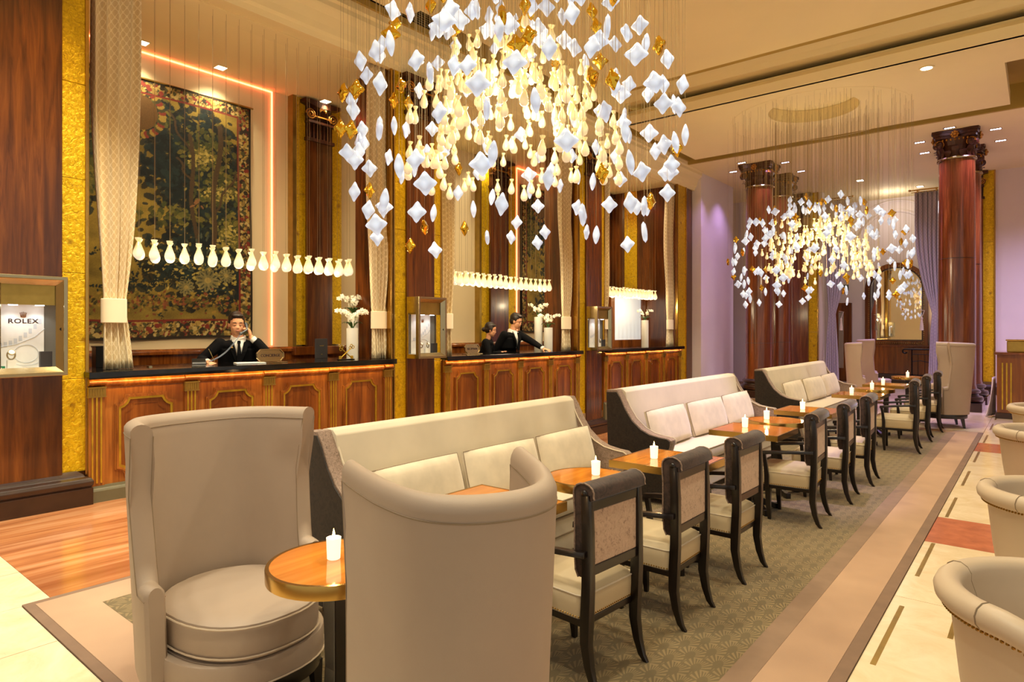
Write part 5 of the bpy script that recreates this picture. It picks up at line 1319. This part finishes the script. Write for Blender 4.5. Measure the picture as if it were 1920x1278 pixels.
def pendant_row(y0, y1, n, x, z, lab, seed):
    rnd = random.Random(seed); t = thing('pendant_row', lab, 'pendant lights', (x, (y0+y1)/2, z)); wires = MB(); cy = (y0+y1)/2
    for r_, dx in enumerate((0, -.15)):
        for k in range(n):
            y = y0+(y1-y0)*(k+.5*r_*.9)/(n-1)-cy; zz = rnd.uniform(-.012, .012)
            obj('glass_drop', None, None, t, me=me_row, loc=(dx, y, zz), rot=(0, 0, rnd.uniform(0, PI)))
            r = .0014; h = ZA-z
            wires.add([(dx-r, y, zz+.1), (dx+r, y, zz+.1), (dx, y+r*1.7, zz+.1), (dx-r, y, h), (dx+r, y, h), (dx, y+r*1.7, h)], [(0, 1, 4, 3), (1, 2, 5, 4), (2, 0, 3, 5)])
    obj('suspension_wires', wires, 'wire_steel', t, kind='stuff')
    obj('ceiling_plate', MB().box(-.22, .07, y0-cy-.08, y1-cy+.12, ZA-z-.012, ZA-z-.001), 'ceiling_paint', t)
    for q in range(3): lamp('pendant_row_lamp', 'POINT', (x-.07, y0+(y1-y0)*(q+.5)/3, z-.22), 16, (1, .80, .48), .06)
pendant_row(2.45, 5.14, 19, -6.95, 2.36, 'row of glowing glass drops hanging over the first desk', 1)
pendant_row(7.05, 9.55, 19, -6.95, 2.36, 'row of glowing glass drops hanging over the second desk', 2)
pendant_row(11.55, 13.75, 16, -6.95, 2.36, 'row of glowing glass drops hanging over the third desk, farthest', 3)

# ================================================================ PEOPLE
def remeshed(name, blobs, mat, parent, voxel=.008, smooth=2):
    me = bpy.data.meshes.new(name); me.from_pydata(blobs.v, [], blobs.f)
    o = bpy.data.objects.new(name, me); C.objects.link(o)
    m = o.modifiers.new('r', 'REMESH'); m.mode = 'VOXEL'; m.voxel_size = voxel; m.use_smooth_shade = True
    if smooth: s = o.modifiers.new('s', 'SMOOTH'); s.iterations = smooth; s.factor = .5
    dg = bpy.context.evaluated_depsgraph_get(); dg.update(); me2 = bpy.data.meshes.new_from_object(o.evaluated_get(dg))
    bpy.data.objects.remove(o); me2.name = name; me2.materials.clear(); me2.materials.append(M[mat])
    me2.polygons.foreach_set('use_smooth', [True]*len(me2.polygons))
    return obj(name, None, None, parent, me=me2)
def cap(mb, pts, rads, n=12):
    mb.tube(pts, rads, n)
    for p, r in zip(pts, rads): mb.ell(p, (r, r, r), n, 8)
def hand(mb, wrist, d, up, side, s=1.0, curl=.6):
    """palm and five fingers; d: pointing direction, up: back-of-hand normal, side: thumb side"""
    d = Vector(d).normalized(); up = Vector(up); up = (up-d*up.dot(d)).normalized(); sd = d.cross(up)*side; w = Vector(wrist)
    rot = Matrix((d, sd, up)).transposed()
    mb.ell(w+d*.045*s, (.05*s, .038*s, .017*s), 14, 10, rot)
    for i, (o, L) in enumerate(((.028, .066), (.010, .075), (-.009, .070), (-.027, .055))):
        p = w+d*.08*s+sd*o*s; pts = [p-d*.02*s, p]; c_ = 0; q = p
        for L_ in (.45*L, .32*L, .25*L):
            c_ += curl*(.55 if len(pts) == 2 else .75); q = q+(d*math.cos(c_)-up*math.sin(c_))*L_*s; pts.append(q)
        cap(mb, pts, [.0095*s, .0095*s, .0088*s, .008*s, .0068*s], 8)
    p = w+d*.02*s+sd*.03*s; pts = [p, p+(d*.5+sd*.8-up*.2).normalized()*.035*s]; pts.append(pts[-1]+(d*.85+sd*.35-up*.4).normalized()*.03*s); pts.append(pts[-1]+(d*.9-up*.4).normalized()*.022*s)
    cap(mb, pts, [.012*s, .0105*s, .0095*s, .0075*s], 8)
def person(lab, loc, rz, s, pose, hair='short', female=False, tie=True, voxel=.008):
    """upper body leaning; local frame: x forward, y to the person's left, z up; units metres * s"""
    t = thing('person', lab, 'person', loc, rz); V = lambda x, y, z: Vector((x*s, y*s, z*s))
    lean = pose['lean']; H = pose['shoulder_z']
    pel = V(0, 0, .95); chest = V(lean*.6, 0, H-.10); neck = V(lean, 0, H+.02)
    hc = V(lean+pose['head'][0], pose['head'][1], H+.172); yaw, pitch = pose['yaw'], pose['pitch']
    HR = Matrix.Rotation(yaw, 3, 'Z') @ Matrix.Rotation(pitch, 3, 'Y')
    hd = lambda x, y, z: hc+HR @ (Vector((x, y, z))*s)
    sw = .185 if not female else .16
    b = MB()
    # skull, jaw, nose, ears, brow, chin
    b.ell(hd(-.012, 0, .03), (.096*s, .076*s, .098*s), 18, 14, HR); b.ell(hd(.018, 0, -.04), (.070*s, .060*s, .080*s), 16, 12, HR); b.ell(hd(.050, 0, -.092), (.026*s, .028*s, .024*s), 10, 8, HR)
    b.ell(hd(.072, 0, -.012), (.020*s, .012*s, .028*s), 10, 8, HR); b.ell(hd(.088, 0, -.026), (.012*s, .014*s, .011*s), 10, 8, HR)
    for q in (-1, 1):
        b.ell(hd(-.002, q*.077, -.01), (.018*s, .009*s, .030*s), 10, 8, HR); b.ell(hd(.066, q*.030, .026), (.014*s, .024*s, .008*s), 8, 6, HR); b.ell(hd(.052, q*.038, -.03), (.022*s, .020*s, .020*s), 8, 6, HR)
    b.ell(hd(.074, 0, -.056), (.012*s, .024*s, .006*s), 8, 6, HR); b.ell(hd(.072, 0, -.066), (.012*s, .020*s, .007*s), 8, 6, HR)
    cap(b, [neck, hd(-.02, 0, -.05)], [(.055 if not female else .046)*s, (.052 if not female else .043)*s])
    cap(b, [pel, (pel+chest)/2, V(lean*.6, 0, H-.16)], [.09*s, .07*s, .075*s])
    for q in (-1, 1): cap(b, [V(0, q*.09, .90), V(.02, q*.10, .50), V(0, q*.10, .06)], [.085*s, .055*s, .04*s]); b.ell(V(.06, q*.10, .035), (.12*s, .04*s, .035*s), 12, 8)
    jk = MB(); tor = [pel+V(0, 0, -.05), V(.02+lean*.2, 0, 1.08), V(lean*.5, 0, H-.26), V(lean*.8, 0, H-.10)]
    rings = []
    wid = [(.175, .125), (.165, .12), (.20, .135), (.205, .12)] if not female else [(.17, .12), (.135, .10), (.165, .12), (.165, .10)]
    for k in range(13):
        f = k/12*3; i = min(2, int(f)); g = f-i; c_ = tor[i].lerp(tor[i+1], g); wy = (wid[i][0]*(1-g)+wid[i+1][0]*g)*s; wx = (wid[i][1]*(1-g)+wid[i+1][1]*g)*s
        rings.append([(c_.x+wx*math.cos(a), c_.y+wy*math.sin(a), c_.z) for a in [2*PI*m/24 for m in range(24)]])
    jk.loft(rings)
    jk.ell(V(lean*.88, 0, H-.06), (.105*s, (sw+.005)*s, .07*s), 18, 12)
    for q, key in ((1, 'left'), (-1, 'right')):
        sh = V(lean*.9, q*sw, H-.045); el, wr = Vector(pose[key][0])*s, Vector(pose[key][1])*s; d, up, cu = pose[key][2], pose[key][3], pose[key][4]
        u = wr+(el-wr).normalized()*.055*s
        cap(jk, [sh, sh.lerp(el, .5), el, el.lerp(u, .5), u], [.070*s, .060*s, .052*s, .046*s, .038*s])
        cap(b, [sh, el, wr], [.045*s, .038*s, .027*s]); hand(b, wr, d, up, q, s, cu)
        if not female: cf = MB(); cf.tube([u-(wr-u)*.2, wr+(u-wr)*.25], [.037*s, .035*s], 16); obj('shirt_cuff', cf, 'shirt', t, smooth=True)
    body = remeshed('body', b, 'skin', t, voxel)
    remeshed('jacket', jk, 'suit', t, .010, 3)
    tr = MB()
    for q in (-1, 1): cap(tr, [V(0, q*.09, .95), V(.02, q*.10, .50), V(0, q*.10, .10)], [.105*s, .078*s, .068*s]); tr.ell(V(.06, q*.10, .04), (.135*s, .05*s, .045*s), 12, 8)
    remeshed('trousers' if not female else 'skirt', tr, 'suit', t, .014, 2)
    # shirt front, collar, tie
    F = lambda x, y, z: V(lean*.86+x, y, H+z)
    if tie:
        sfm = MB().add([F(.098, -.055, .0), F(.098, .055, .0), F(.118, .030, -.12), F(.108, .006, -.26), F(.108, -.006, -.26), F(.118, -.030, -.12), F(.145, 0, -.10), F(.125, 0, .0)], [(0, 5, 6, 7), (1, 7, 6, 2), (5, 4, 6), (2, 6, 3), (6, 4, 3)])
        so = obj('shirt_front', sfm, 'shirt', t, smooth=True); md = so.modifiers.new('sol', 'SOLIDIFY'); md.thickness = .012
        col = MB(); rc = []
        for k in range(17):
            a = -2.5+5.0*k/16; rc.append((a, .062))
        rings = [[neck+Vector((-.005*s+r_*s*math.cos(a), r_*s*math.sin(a), z*s-(.03*s*max(0, math.cos(a))))) for a, _ in rc] for r_, z in ((.068, -.03), (.062, .035), (.074, .028), (.084, -.02))]
        col.loft(rings, closed=False, caps=False); obj('collar', col, 'shirt', t, smooth=True)
        tm = MB().loft([[F(x, -w_, z), F(x+.012, -w_*.8, z), F(x+.012, w_*.8, z), F(x, w_, z)] for x, w_, z in ((.128, .016, -.005), (.134, .019, -.03), (.140, .012, -.045), (.155, .022, -.14), (.135, .030, -.30))])
        obj('necktie', tm, 'eye_dark' if False else 'suit', t, bevel=.003)
        for q in (-1, 1):
            lp = MB().add([F(.09, q*.075, .015), F(.135, q*.030, -.13), F(.128, q*.012, -.27), F(.135, q*.075, -.12), F(.112, q*.095, -.05)], [(0, 1, 2, 3, 4)]); lo = obj('lapel', lp, 'suit', t); md = lo.modifiers.new('sol', 'SOLIDIFY'); md.thickness = .01
        pk = MB().add([F(.128, .085, -.145), F(.122, .125, -.138), F(.124, .125, -.150), F(.130, .085, -.158)], [(0, 1, 2, 3)])
        if pose.get('square'): o_ = obj('pocket_square', pk, 'shirt', t); md = o_.modifiers.new('sol', 'SOLIDIFY'); md.thickness = .012
        if pose.get('pin'): obj('lapel_pin', MB().ell(F(.150, -.070, -.06), (.008, .012, .012), 8, 6).ell(F(.150, -.070, -.08), (.008, .012, .012), 8, 6), 'brass', t, smooth=True)
    # face details
    for q in (-1, 1):
        obj('eyelid', MB().ell(hd(.074, q*.030, .004), (.008*s, .015*s, .0055*s), 10, 8, HR), 'skin', t, smooth=True)
        obj('eyelash', MB().tube([hd(.078, q*.016, -.001), hd(.083, q*.030, -.004), hd(.074, q*.044, -.001)], .0022*s, 5), 'eye_dark', t)
        obj('eyebrow', MB().tube([hd(.082, q*.014, .026), hd(.084, q*.032, .032), hd(.070, q*.050, .026)], [.003*s, .0042*s, .002*s], 6), 'hair', t, smooth=True)
    obj('mouth', MB().tube([hd(.078, -.024, -.060), hd(.088, -.008, -.058), hd(.088, .008, -.058), hd(.078, .024, -.060)], [.002*s, .005*s, .005*s, .002*s], 6), 'lips', t, smooth=True)
    hm = MB()
    hm.ell(hd(-.025, 0, .052), (.100*s, .083*s, .090*s), 18, 12, HR); hm.ell(hd(-.045, 0, .0), (.075*s, .080*s, .075*s), 16, 10, HR)
    if hair == 'short':
        hm.ell(hd(.040, 0, .100), (.050*s, .064*s, .026*s), 14, 10, HR)
        for q in (-1, 1): hm.ell(hd(.000, q*.070, .035), (.030*s, .014*s, .040*s), 10, 8, HR)
    else:
        hm.ell(hd(.02, 0, .085), (.06*s, .072*s, .032*s), 14, 10, HR); hm.ell(hd(-.125, 0, -.015), (.040*s, .042*s, .042*s), 14, 10, HR)
        for q in (-1, 1): hm.ell(hd(-.005, q*.070, .02), (.045*s, .016*s, .05*s), 10, 8, HR)
    remeshed('hair', hm, 'hair', t, .007, 1)
    return t, hd, V
# man on the telephone
ang = math.atan2(-.50, .87)
c1, hd1, V1 = person('man in black suit and tie writing while holding a telephone to his ear', (-7.62, 3.97, -0.045), -.42, 1.10,
    dict(lean=.20, shoulder_z=1.345, head=(.03, -.02), yaw=.10, pitch=.16, pin=True,
         left=((.30, .34, 1.14), (.255, .125, 1.375), (-.05, -.25, 1), (.3, 1, .1), 1.1), right=((.22, -.36, 1.14), (.50, -.30, 1.118), (.9, .35, -.10), (0, 0, 1), .9)))
ph = thing('telephone', 'grey telephone handset with coiled cord held by the seated concierge'.replace('seated concierge', 'man at the first desk'), 'telephone', (-7.62, 3.97, -.045)); ph.rotation_euler = (0, 0, -.42)
e0, e1 = hd1(.015, .098, .0), hd1(.105, .030, -.085)
mid = (e0+e1)/2+Vector((.03, .035, -.01))
obj('handset', MB().tube([e0, e0.lerp(mid, .35), mid, e1.lerp(mid, .35), e1], [.013, .012, .012, .012, .013], 10).ell(e0-Vector((0, .008, 0)), (.022, .016, .026), 12, 8).ell(e1, (.022, .020, .020), 12, 8), 'phone_grey', ph, smooth=True)
pts = []; base = Vector((.62, -.33, 1.245)); n = 200
for i in range(n+1):
    f = i/n; c_ = e1.lerp(base, f)-Vector((0, 0, .06*math.sin(f*PI))); a = f*2*PI*34
    pts.append(c_+Vector((.006*math.cos(a), .008*math.sin(a), .006*math.cos(a))))
obj('coiled_cord', MB().tube(pts, .003, 5), 'cord_blue', ph, smooth=True)
obj('telephone_base', MB().prism([(.56, 1.226), (.72, 1.226), (.70, 1.245), (.58, 1.28), (.56, 1.28)], -.50, -.36, 1), 'black_plastic', ph, bevel=.006)
pn = thing('pen', 'silver pen in the right hand of the man on the telephone', 'pen', (-7.62, 3.97, 0)); pn.rotation_euler = (0, 0, -.42)
obj('pen_barrel', MB().tube([(.625, -.275, 1.185), (.635, -.27, 1.20), (.60, -.33, 1.34)], [.001, .004, .004], 8), 'nickel', pn, smooth=True)
nb = thing('notepad', 'white notepad lying on the first desk under the writing hand', 'notepad', (-6.92, 3.66, ZT+.001), -.3)
obj('pages', MB().box(-.10, .10, -.07, .24, 0, .010), 'paper', nb, bevel=.002); obj('cover', MB().box(-.103, .103, -.073, .243, -.0005, .002), 'slate_card', nb)
# woman and man at the second desk
c2, hd2, V2 = person('woman in black with hair in a bun, looking down, at the second desk', (-7.62, 8.44, -.0), .55, 1.0,
    dict(lean=.12, shoulder_z=1.385, head=(.05, 0), yaw=.05, pitch=.20, left=((.20, .22, 1.14), (.42, .10, 1.16), (1, -.1, 0), (0, 0, 1), .6), right=((.18, -.24, 1.13), (.40, -.12, 1.16), (1, .1, 0), (0, 0, 1), .6)), 'bun', True, False)
c3, hd3, V3 = person('man in black suit and tie reaching his arm along the second desk', (-7.55, 9.02, -.0), -.05, 1.12,
    dict(lean=.16, shoulder_z=1.355, head=(.05, .03), yaw=.30, pitch=.30, square=True, left=((.42, .20, 1.19), (.70, .14, 1.085), (1, -.15, -.05), (0, 0, 1), .5), right=((-.02, -.26, 1.02), (.12, -.22, .86), (.5, .1, -.8), (1, 0, .5), .6)))

# ================================================================ THINGS ON THE DESKS
def plaque(x, y, word, lab, rz=0.0):
    t = thing('desk_sign', lab, 'sign', (x, y, ZT), rz); w_, h_, c_ = .17, .145, .045
    def oct_(w_, h_, c_): return [(-w_, c_), (-w_+c_, 0), (w_-c_, 0), (w_, c_), (w_, h_-c_), (w_-c_, h_), (-w_+c_, h_), (-w_, h_-c_)]
    obj('sign_base', MB().box(-.05, .05, -w_*1.1, w_*1.1, 0, .008), 'nickel', t, bevel=.002)
    T = Matrix.Translation((0, 0, .012)) @ Matrix.Rotation(-.12, 4, 'Y')
    m = MB(); ring_strip(m, oct_(w_, h_, c_), 0, .012, -.012, .014); obj('sign_frame', m.xf(T), 'nickel', t, bevel=.002)
    obj('sign_plate', MB().prism(oct_(w_-.01, h_-.01, c_-.004), -.002, .004, 0).xf(Matrix.Translation((0, 0, .005))).xf(T), 'nickel', t, label='mirror-polished plate')
    cu = bpy.data.curves.new('t', 'FONT'); cu.body = word; cu.size = .044; cu.align_x = 'CENTER'; cu.extrude = .0008; cu.offset = .0006
    to = bpy.data.objects.new('t', cu); C.objects.link(to); dg = bpy.context.evaluated_depsgraph_get(); me = bpy.data.meshes.new_from_object(to.evaluated_get(dg)); bpy.data.objects.remove(to)
    for v in me.vertices: a, b, c = v.co; q = T @ Vector((.0055+c, a*.98, .057+b)); v.co = q
    me.materials.append(M['letter']); obj('sign_lettering', None, None, t, me=me, label='word ' + word.lower() + ' in capitals')
plaque(-6.85, 3.97, 'CONCIERGE', 'polished octagonal desk sign reading concierge on the first desk')
plaque(-6.85, 7.38, 'RECEPTION', 'polished octagonal desk sign reading reception on the second desk')
def orchid(x, y, h, r, lab, n=3, seed=0, spread=1.0):
    rnd = random.Random(seed); t = thing('orchid_vase', lab, 'vase', (x, y, ZT))
    obj('vase', MB().lathe([(r*.98, 0), (r, .005), (r, h), (r-.008, h+.002), (r-.012, h), (r-.012, h-.05), (0, h-.05)], 28), 'white_ceramic', t, smooth=True)
    for k in range(7):
        a = rnd.uniform(0, 2*PI); m = MB(); rg = []
        for i in range(6):
            f = i/5; d_ = f*.13; z = h-.02+.10*math.sin(f*2.2); w_ = .018*math.sin(.3+f*2.7)+.002; tx, ty = -math.sin(a), math.cos(a)
            rg.append([(d_*math.cos(a)-tx*w_, d_*math.sin(a)-ty*w_, z+.004), (d_*math.cos(a), d_*math.sin(a), z-.002), (d_*math.cos(a)+tx*w_, d_*math.sin(a)+ty*w_, z+.004), (d_*math.cos(a), d_*math.sin(a), z+.001)])
        obj('leaf_blade', m.loft(rg), 'leaf', t, smooth=True)
    for k in range(n):
        a = 2*PI*k/n+rnd.uniform(-.4, .4); st = []
        for i in range(9): f = i/8; st.append((spread*.02*math.cos(a)+spread*.16*f*f*math.cos(a), spread*.02*math.sin(a)+spread*.16*f*f*math.sin(a), h-.02+.27*math.sin(f*1.75)*.9))
        s = obj('flower_stem', MB().tube(st, .003, 6), 'leaf', t, smooth=True)
        for i in range(3, 9):
            for rep in range(2):
                p = Vector(st[i])+Vector((rnd.uniform(-.025, .025), rnd.uniform(-.03, .03), rnd.uniform(-.02, .015))); fl = MB(); fa = rnd.uniform(-1, 1)
                for q in range(5):
                    b_ = 2*PI*q/5+.3; R_ = Matrix.Rotation(fa, 3, 'Z') @ Matrix.Rotation(PI/2-.3, 3, 'Y') @ Matrix.Rotation(b_, 3, 'Z')
                    fl.ell(p+R_ @ Vector((.017, 0, 0)), (.017, .012, .004), 8, 5, R_)
                fo = obj('blossom', fl, 'petal', s, smooth=True)
    return t
orchid(-6.92, 5.16, .40, .075, 'tall white cylinder vase of white orchids at the right of the first desk', 4, 1)
orchid(-7.25, 5.42, .60, .075, 'taller white orchid vase standing behind another on the first desk', 3, 2)
orchid(-6.90, 9.45, .42, .080, 'white cylinder vase of orchids near the right end of the second desk', 3, 3)
orchid(-7.25, 9.62, .62, .080, 'taller white orchid vase at the back right of the second desk', 3, 4)
orchid(-6.90, 13.15, .60, .080, 'tall white orchid vase on the third, farthest desk', 2, 5)
# gilt crossed-keys ornament
t = thing('crossed_keys_ornament', 'gilt crossed keys ornament standing beside the white vase on the first desk', 'ornament', (-6.78, 4.96, ZT))
m = MB()
for s in (-1, 1):
    m.tube([(0, -s*.10, .01), (0, s*.075, .145)], .007, 6)
    for k in range(3):
        a = PI/2*k-(0 if s > 0 else PI/2)+.0; cy, cz = s*.085+.022*math.cos(a+.2), .155+.022*math.sin(a+.2)
        m.tube([(0, cy+.018*math.cos(b), cz+.018*math.sin(b)) for b in [2*PI*q/12 for q in range(13)]], .005, 6, False)
obj('crossed_keys', m, 'gilt', t, smooth=True); obj('key_bits', MB().box(-.006, .006, -.105, -.07, .012, .05).box(-.006, .006, .07, .105, .012, .05), 'gilt', t, bevel=.002); obj('stand', MB().box(-.03, .03, -.11, .11, 0, .010), 'dark_metal', t, bevel=.002)
# dark menu board
t = thing('menu_board', 'small dark upright board with faint lettering behind the first desk', 'board', (-7.45, 5.05, ZT), .1)
obj('board_panel', MB().box(-.01, .01, -.10, .10, .0, .26), 'slate_card', t, bevel=.003); obj('script_line', MB().tube([(.012, -.035+.01*i, .165+.006*math.sin(i*2.1)) for i in range(8)], .0018, 4).box(.010, .0115, -.012, .012, .05, .054), 'gilt', t)
# glass screen and leaflet stand at the near end of the first desk
t = thing('desk_screen', 'small clear glass screen near the curtain on the first desk', 'glass screen', (-6.98, 2.60, ZT), .0)
obj('glass_pane', MB().box(-.003, .003, -.13, .16, .0, .28), 'clear_glass', t); obj('pane_foot', MB().box(-.03, .03, .10, .13, 0, .012), 'nickel', t)
t = thing('letter_box', 'small dark box behind the left curtain of the first desk', 'box', (-7.3, 2.42, ZT))
obj('box_body', MB().box(-.06, .06, -.10, .10, 0, .20), 'dark_metal', t, bevel=.004); obj('box_lid', MB().box(-.065, .065, -.105, .105, .20, .215), 'dark_metal', t, bevel=.003)
# lit picture panel in a wooden frame behind the third desk
t = thing('lit_panel', 'bright white lit panel in a mahogany frame behind the third desk', 'screen', (-8.60, 15.0, 1.28), 0); t.location = (-7.62, 13.85, 1.16)
m = MB(); ring_strip(m, [(-1.05, 0), (.62, 0), (.62, 1.35), (-1.05, 1.35)], 0, .17, -.04, .05); obj('panel_frame', m, 'panel_wood', t, bevel=.01)
obj('panel_surface', MB().box(-.02, .0, -.90, .47, .15, 1.20), 'lit_panel', t)
obj('frame_post', MB().box(-.04, .02, .38, .52, -1.26, 0).box(-.04, .02, -.95, -.80, -1.26, 0), 'panel_wood', t)

# ================================================================ FAR ROOM
t = thing('arched_mirror', 'large arched mirror in a dark beaded frame on the far wall', 'mirror', (-3.25, 21.66, 1.12))
W_ = .80; R_ = .76
def arch_path(w_, zt, n=20):
    c = zt-w_*.9; return [(-w_, 0), (w_, 0)]+[(w_*math.cos(PI*k/n), c+w_*.9*math.sin(PI*k/n)) for k in range(n+1)]
def strip_y(path, d0, d1, ya, yb):
    m = MB(); ring_strip(m, path, d0, d1, ya, yb); m.v = [(b, a, c) for a, b, c in m.v]; return m
P_ = arch_path(W_, 2.40)
obj('mirror_frame', strip_y(P_, 0, .13, -.08, .0), 'panel_wood', t, bevel=.008); obj('inner_moulding', strip_y(P_, .13, .16, -.05, .0), 'base_wood', t)
m = MB(); Q = arch_path(W_-.105, 2.40-.10, 26)
Q2 = []
for i in range(len(Q)):
    a, b = Vector(Q[i]), Vector(Q[(i+1) % len(Q)]); n = max(1, int((b-a).length/.055))
    for k in range(n): Q2.append(a+(b-a)*k/n)
for q in Q2: m.ell((q.x, -.085, q.y+.06 if q.y < .02 else q.y), (.016, .014, .016), 6, 4)
obj('beading', m, 'dull_brass', t, kind='stuff', label='row of pale beads')
gp = [(a, b) for a, b in arch_path(W_-.14, 2.40-.13)]; gm = MB().prism([(a, b+.12 if b < .01 else b) for a, b in gp], -.03, -.02, 1); obj('mirror_pane', gm, 'mirror_glass', t)
t = thing('console_cabinet', 'mahogany console panel standing under the arched mirror', 'cabinet', (-3.20, 21.4, 0))
obj('cabinet_body', MB().box(-.88, .86, -.10, .26, .30, 1.08), 'panel_wood', t, bevel=.008); obj('cabinet_top', MB().box(-.91, .89, -.13, .28, 1.08, 1.12), 'panel_wood', t, bevel=.01); obj('cabinet_base', MB().box(-.90, .88, -.12, .26, 0, .30), 'base_wood', t, bevel=.01)
for k in range(3): obj('door_seam', MB().box(-.30+.3*k, -.295+.3*k, -.104, -.099, .32, 1.06), 'base_wood', t)
# wrought-iron railing
t = thing('stair_railing', 'black wrought-iron stair railing with scroll end beside the mirror', 'railing', (-2.35, 20.4, 0))
m = MB(); sp = [(-.50+.055*math.cos(a), 0, .98+.055*math.sin(a)) for a in [PI/2+PI*1.35*k/14 for k in range(15)]]
m.tube(list(reversed(sp))+[(-.3, 0, 1.035), (.5, 0, 1.035)], .020, 8); obj('handrail', m, 'dark_metal', t, smooth=True)
obj('post', MB().tube([(-.34, 0, 0), (-.34, 0, 1.03)], .016, 8), 'iron', t); obj('lower_rail', MB().tube([(-.34, 0, .90), (.5, 0, .90)], .009, 6), 'iron', t)
obj('ring_ornament', MB().tube([(.18+.055*math.cos(a), 0, .965+.055*math.sin(a)) for a in [2*PI*k/20 for k in range(21)]], .008, 6, False), 'iron', t, smooth=True)
obj('scroll_bar', MB().tube([(-.34, 0, .70), (-.15, 0, .73), (.1, 0, .68), (.3, 0, .55), (.42, 0, .38)], .010, 6), 'iron', t, smooth=True)
for k in range(5): obj('baluster', MB().tube([(-.20+.16*k, 0, 0), (-.20+.16*k, 0, .90)], .007, 6), 'iron', t)
# wall sconce
t = thing('wall_sconce', 'small warm wall lamp between the mirror and the right curtain', 'lamp', (-2.18, 21.66, 2.02))
obj('lamp_shade', MB().lathe([(.055, 0), (.085, .13), (.083, .13), (.053, 0)], 16, (0, -.10, 0)), 'sconce_glow', t, smooth=True); obj('bracket', MB().tube([(0, .03, -.08), (0, -.10, -.10), (0, -.10, .02)], .008, 6), 'brass', t, smooth=True); obj('wall_plate', MB().box(-.03, .03, .02, .035, -.16, -.02), 'nickel', t, bevel=.003)
for (x, y) in ((-3.6, 18.6), (-2.5, 20.4), (-5.9, 17.9)):
    t_ = thing('ceiling_spotlight', 'small warm recessed spotlight ' + ('between the far curtains and columns' if x == -3.6 else ('in the far room before the mirror' if x == -2.5 else 'near the lilac pier')), 'light', (x, y, ZC), 0, 'far room spotlights'); obj('light_frame', MB().box(-.09, .09, -.09, .09, -.008, 0), 'nickel', t_); obj('light_diffuser', MB().box(-.07, .07, -.07, .07, -.011, -.008), 'fitting_glow', t_)
# bar counter at the right edge
t = thing('bar_counter', 'mahogany bar with gilt flutes and moulded panel at the far right edge', 'bar', (.75, 14.45, 0))
obj('bar_body', MB().box(-1.34, 1.4, -.25, .45, .10, 1.12), 'desk_wood', t, bevel=.006); obj('bar_kick', MB().box(-1.36, 1.4, -.27, .45, 0, .10), 'base_wood', t); obj('bar_top', MB().box(-1.38, 1.42, -.30, .5, 1.12, 1.165), 'panel_wood', t, bevel=.01)
for q in range(3): obj('gilt_flute', MB().box(-1.27+.06*q, -1.25+.06*q, -.257, -.249, .16, .98), 'gilt', t)
for k in range(2):
    mm = MB(); ring_strip(mm, notched(-.94+.95*k, -.15+.95*k, .18, 1.0, .10), 0, .03, -.275, -.249); mm.v = [(b, a, c) for a, b, c in mm.v]; obj('gilt_moulding', mm, 'gilt', t)
t = thing('bar_lamp', 'olive-gold square box lamp standing on the bar at the right edge', 'lamp', (-.42, 14.35, 1.165))
obj('lamp_body', MB().box(-.03, .50, -.16, .16, .0, .20), 'dull_brass', t, bevel=.02); obj('lamp_cap', MB().box(-.045, .515, -.175, .175, .20, .225), 'brass', t, bevel=.008)
t = thing('white_cloth', 'white cloth hanging down beside the bar at the far right', 'cloth', (-.66, 14.45, 0))
vs = []; n = 14
for j in range(n+1):
    f = j/n
    for i in range(n+1): u = i/n; vs.append((.03-(.02+.10*(1-f)**1.5)*(1-u)+.012*math.sin(u*14+f*2), -.22+.44*u, .01+.70*f))
m = MB().add(vs, [(j*(n+1)+i, j*(n+1)+i+1, (j+1)*(n+1)+i+1, (j+1)*(n+1)+i) for j in range(n) for i in range(n)])
o = obj('hanging_cloth', m, 'cloth_white', t, smooth=True); md = o.modifiers.new('s', 'SOLIDIFY'); md.thickness = .006
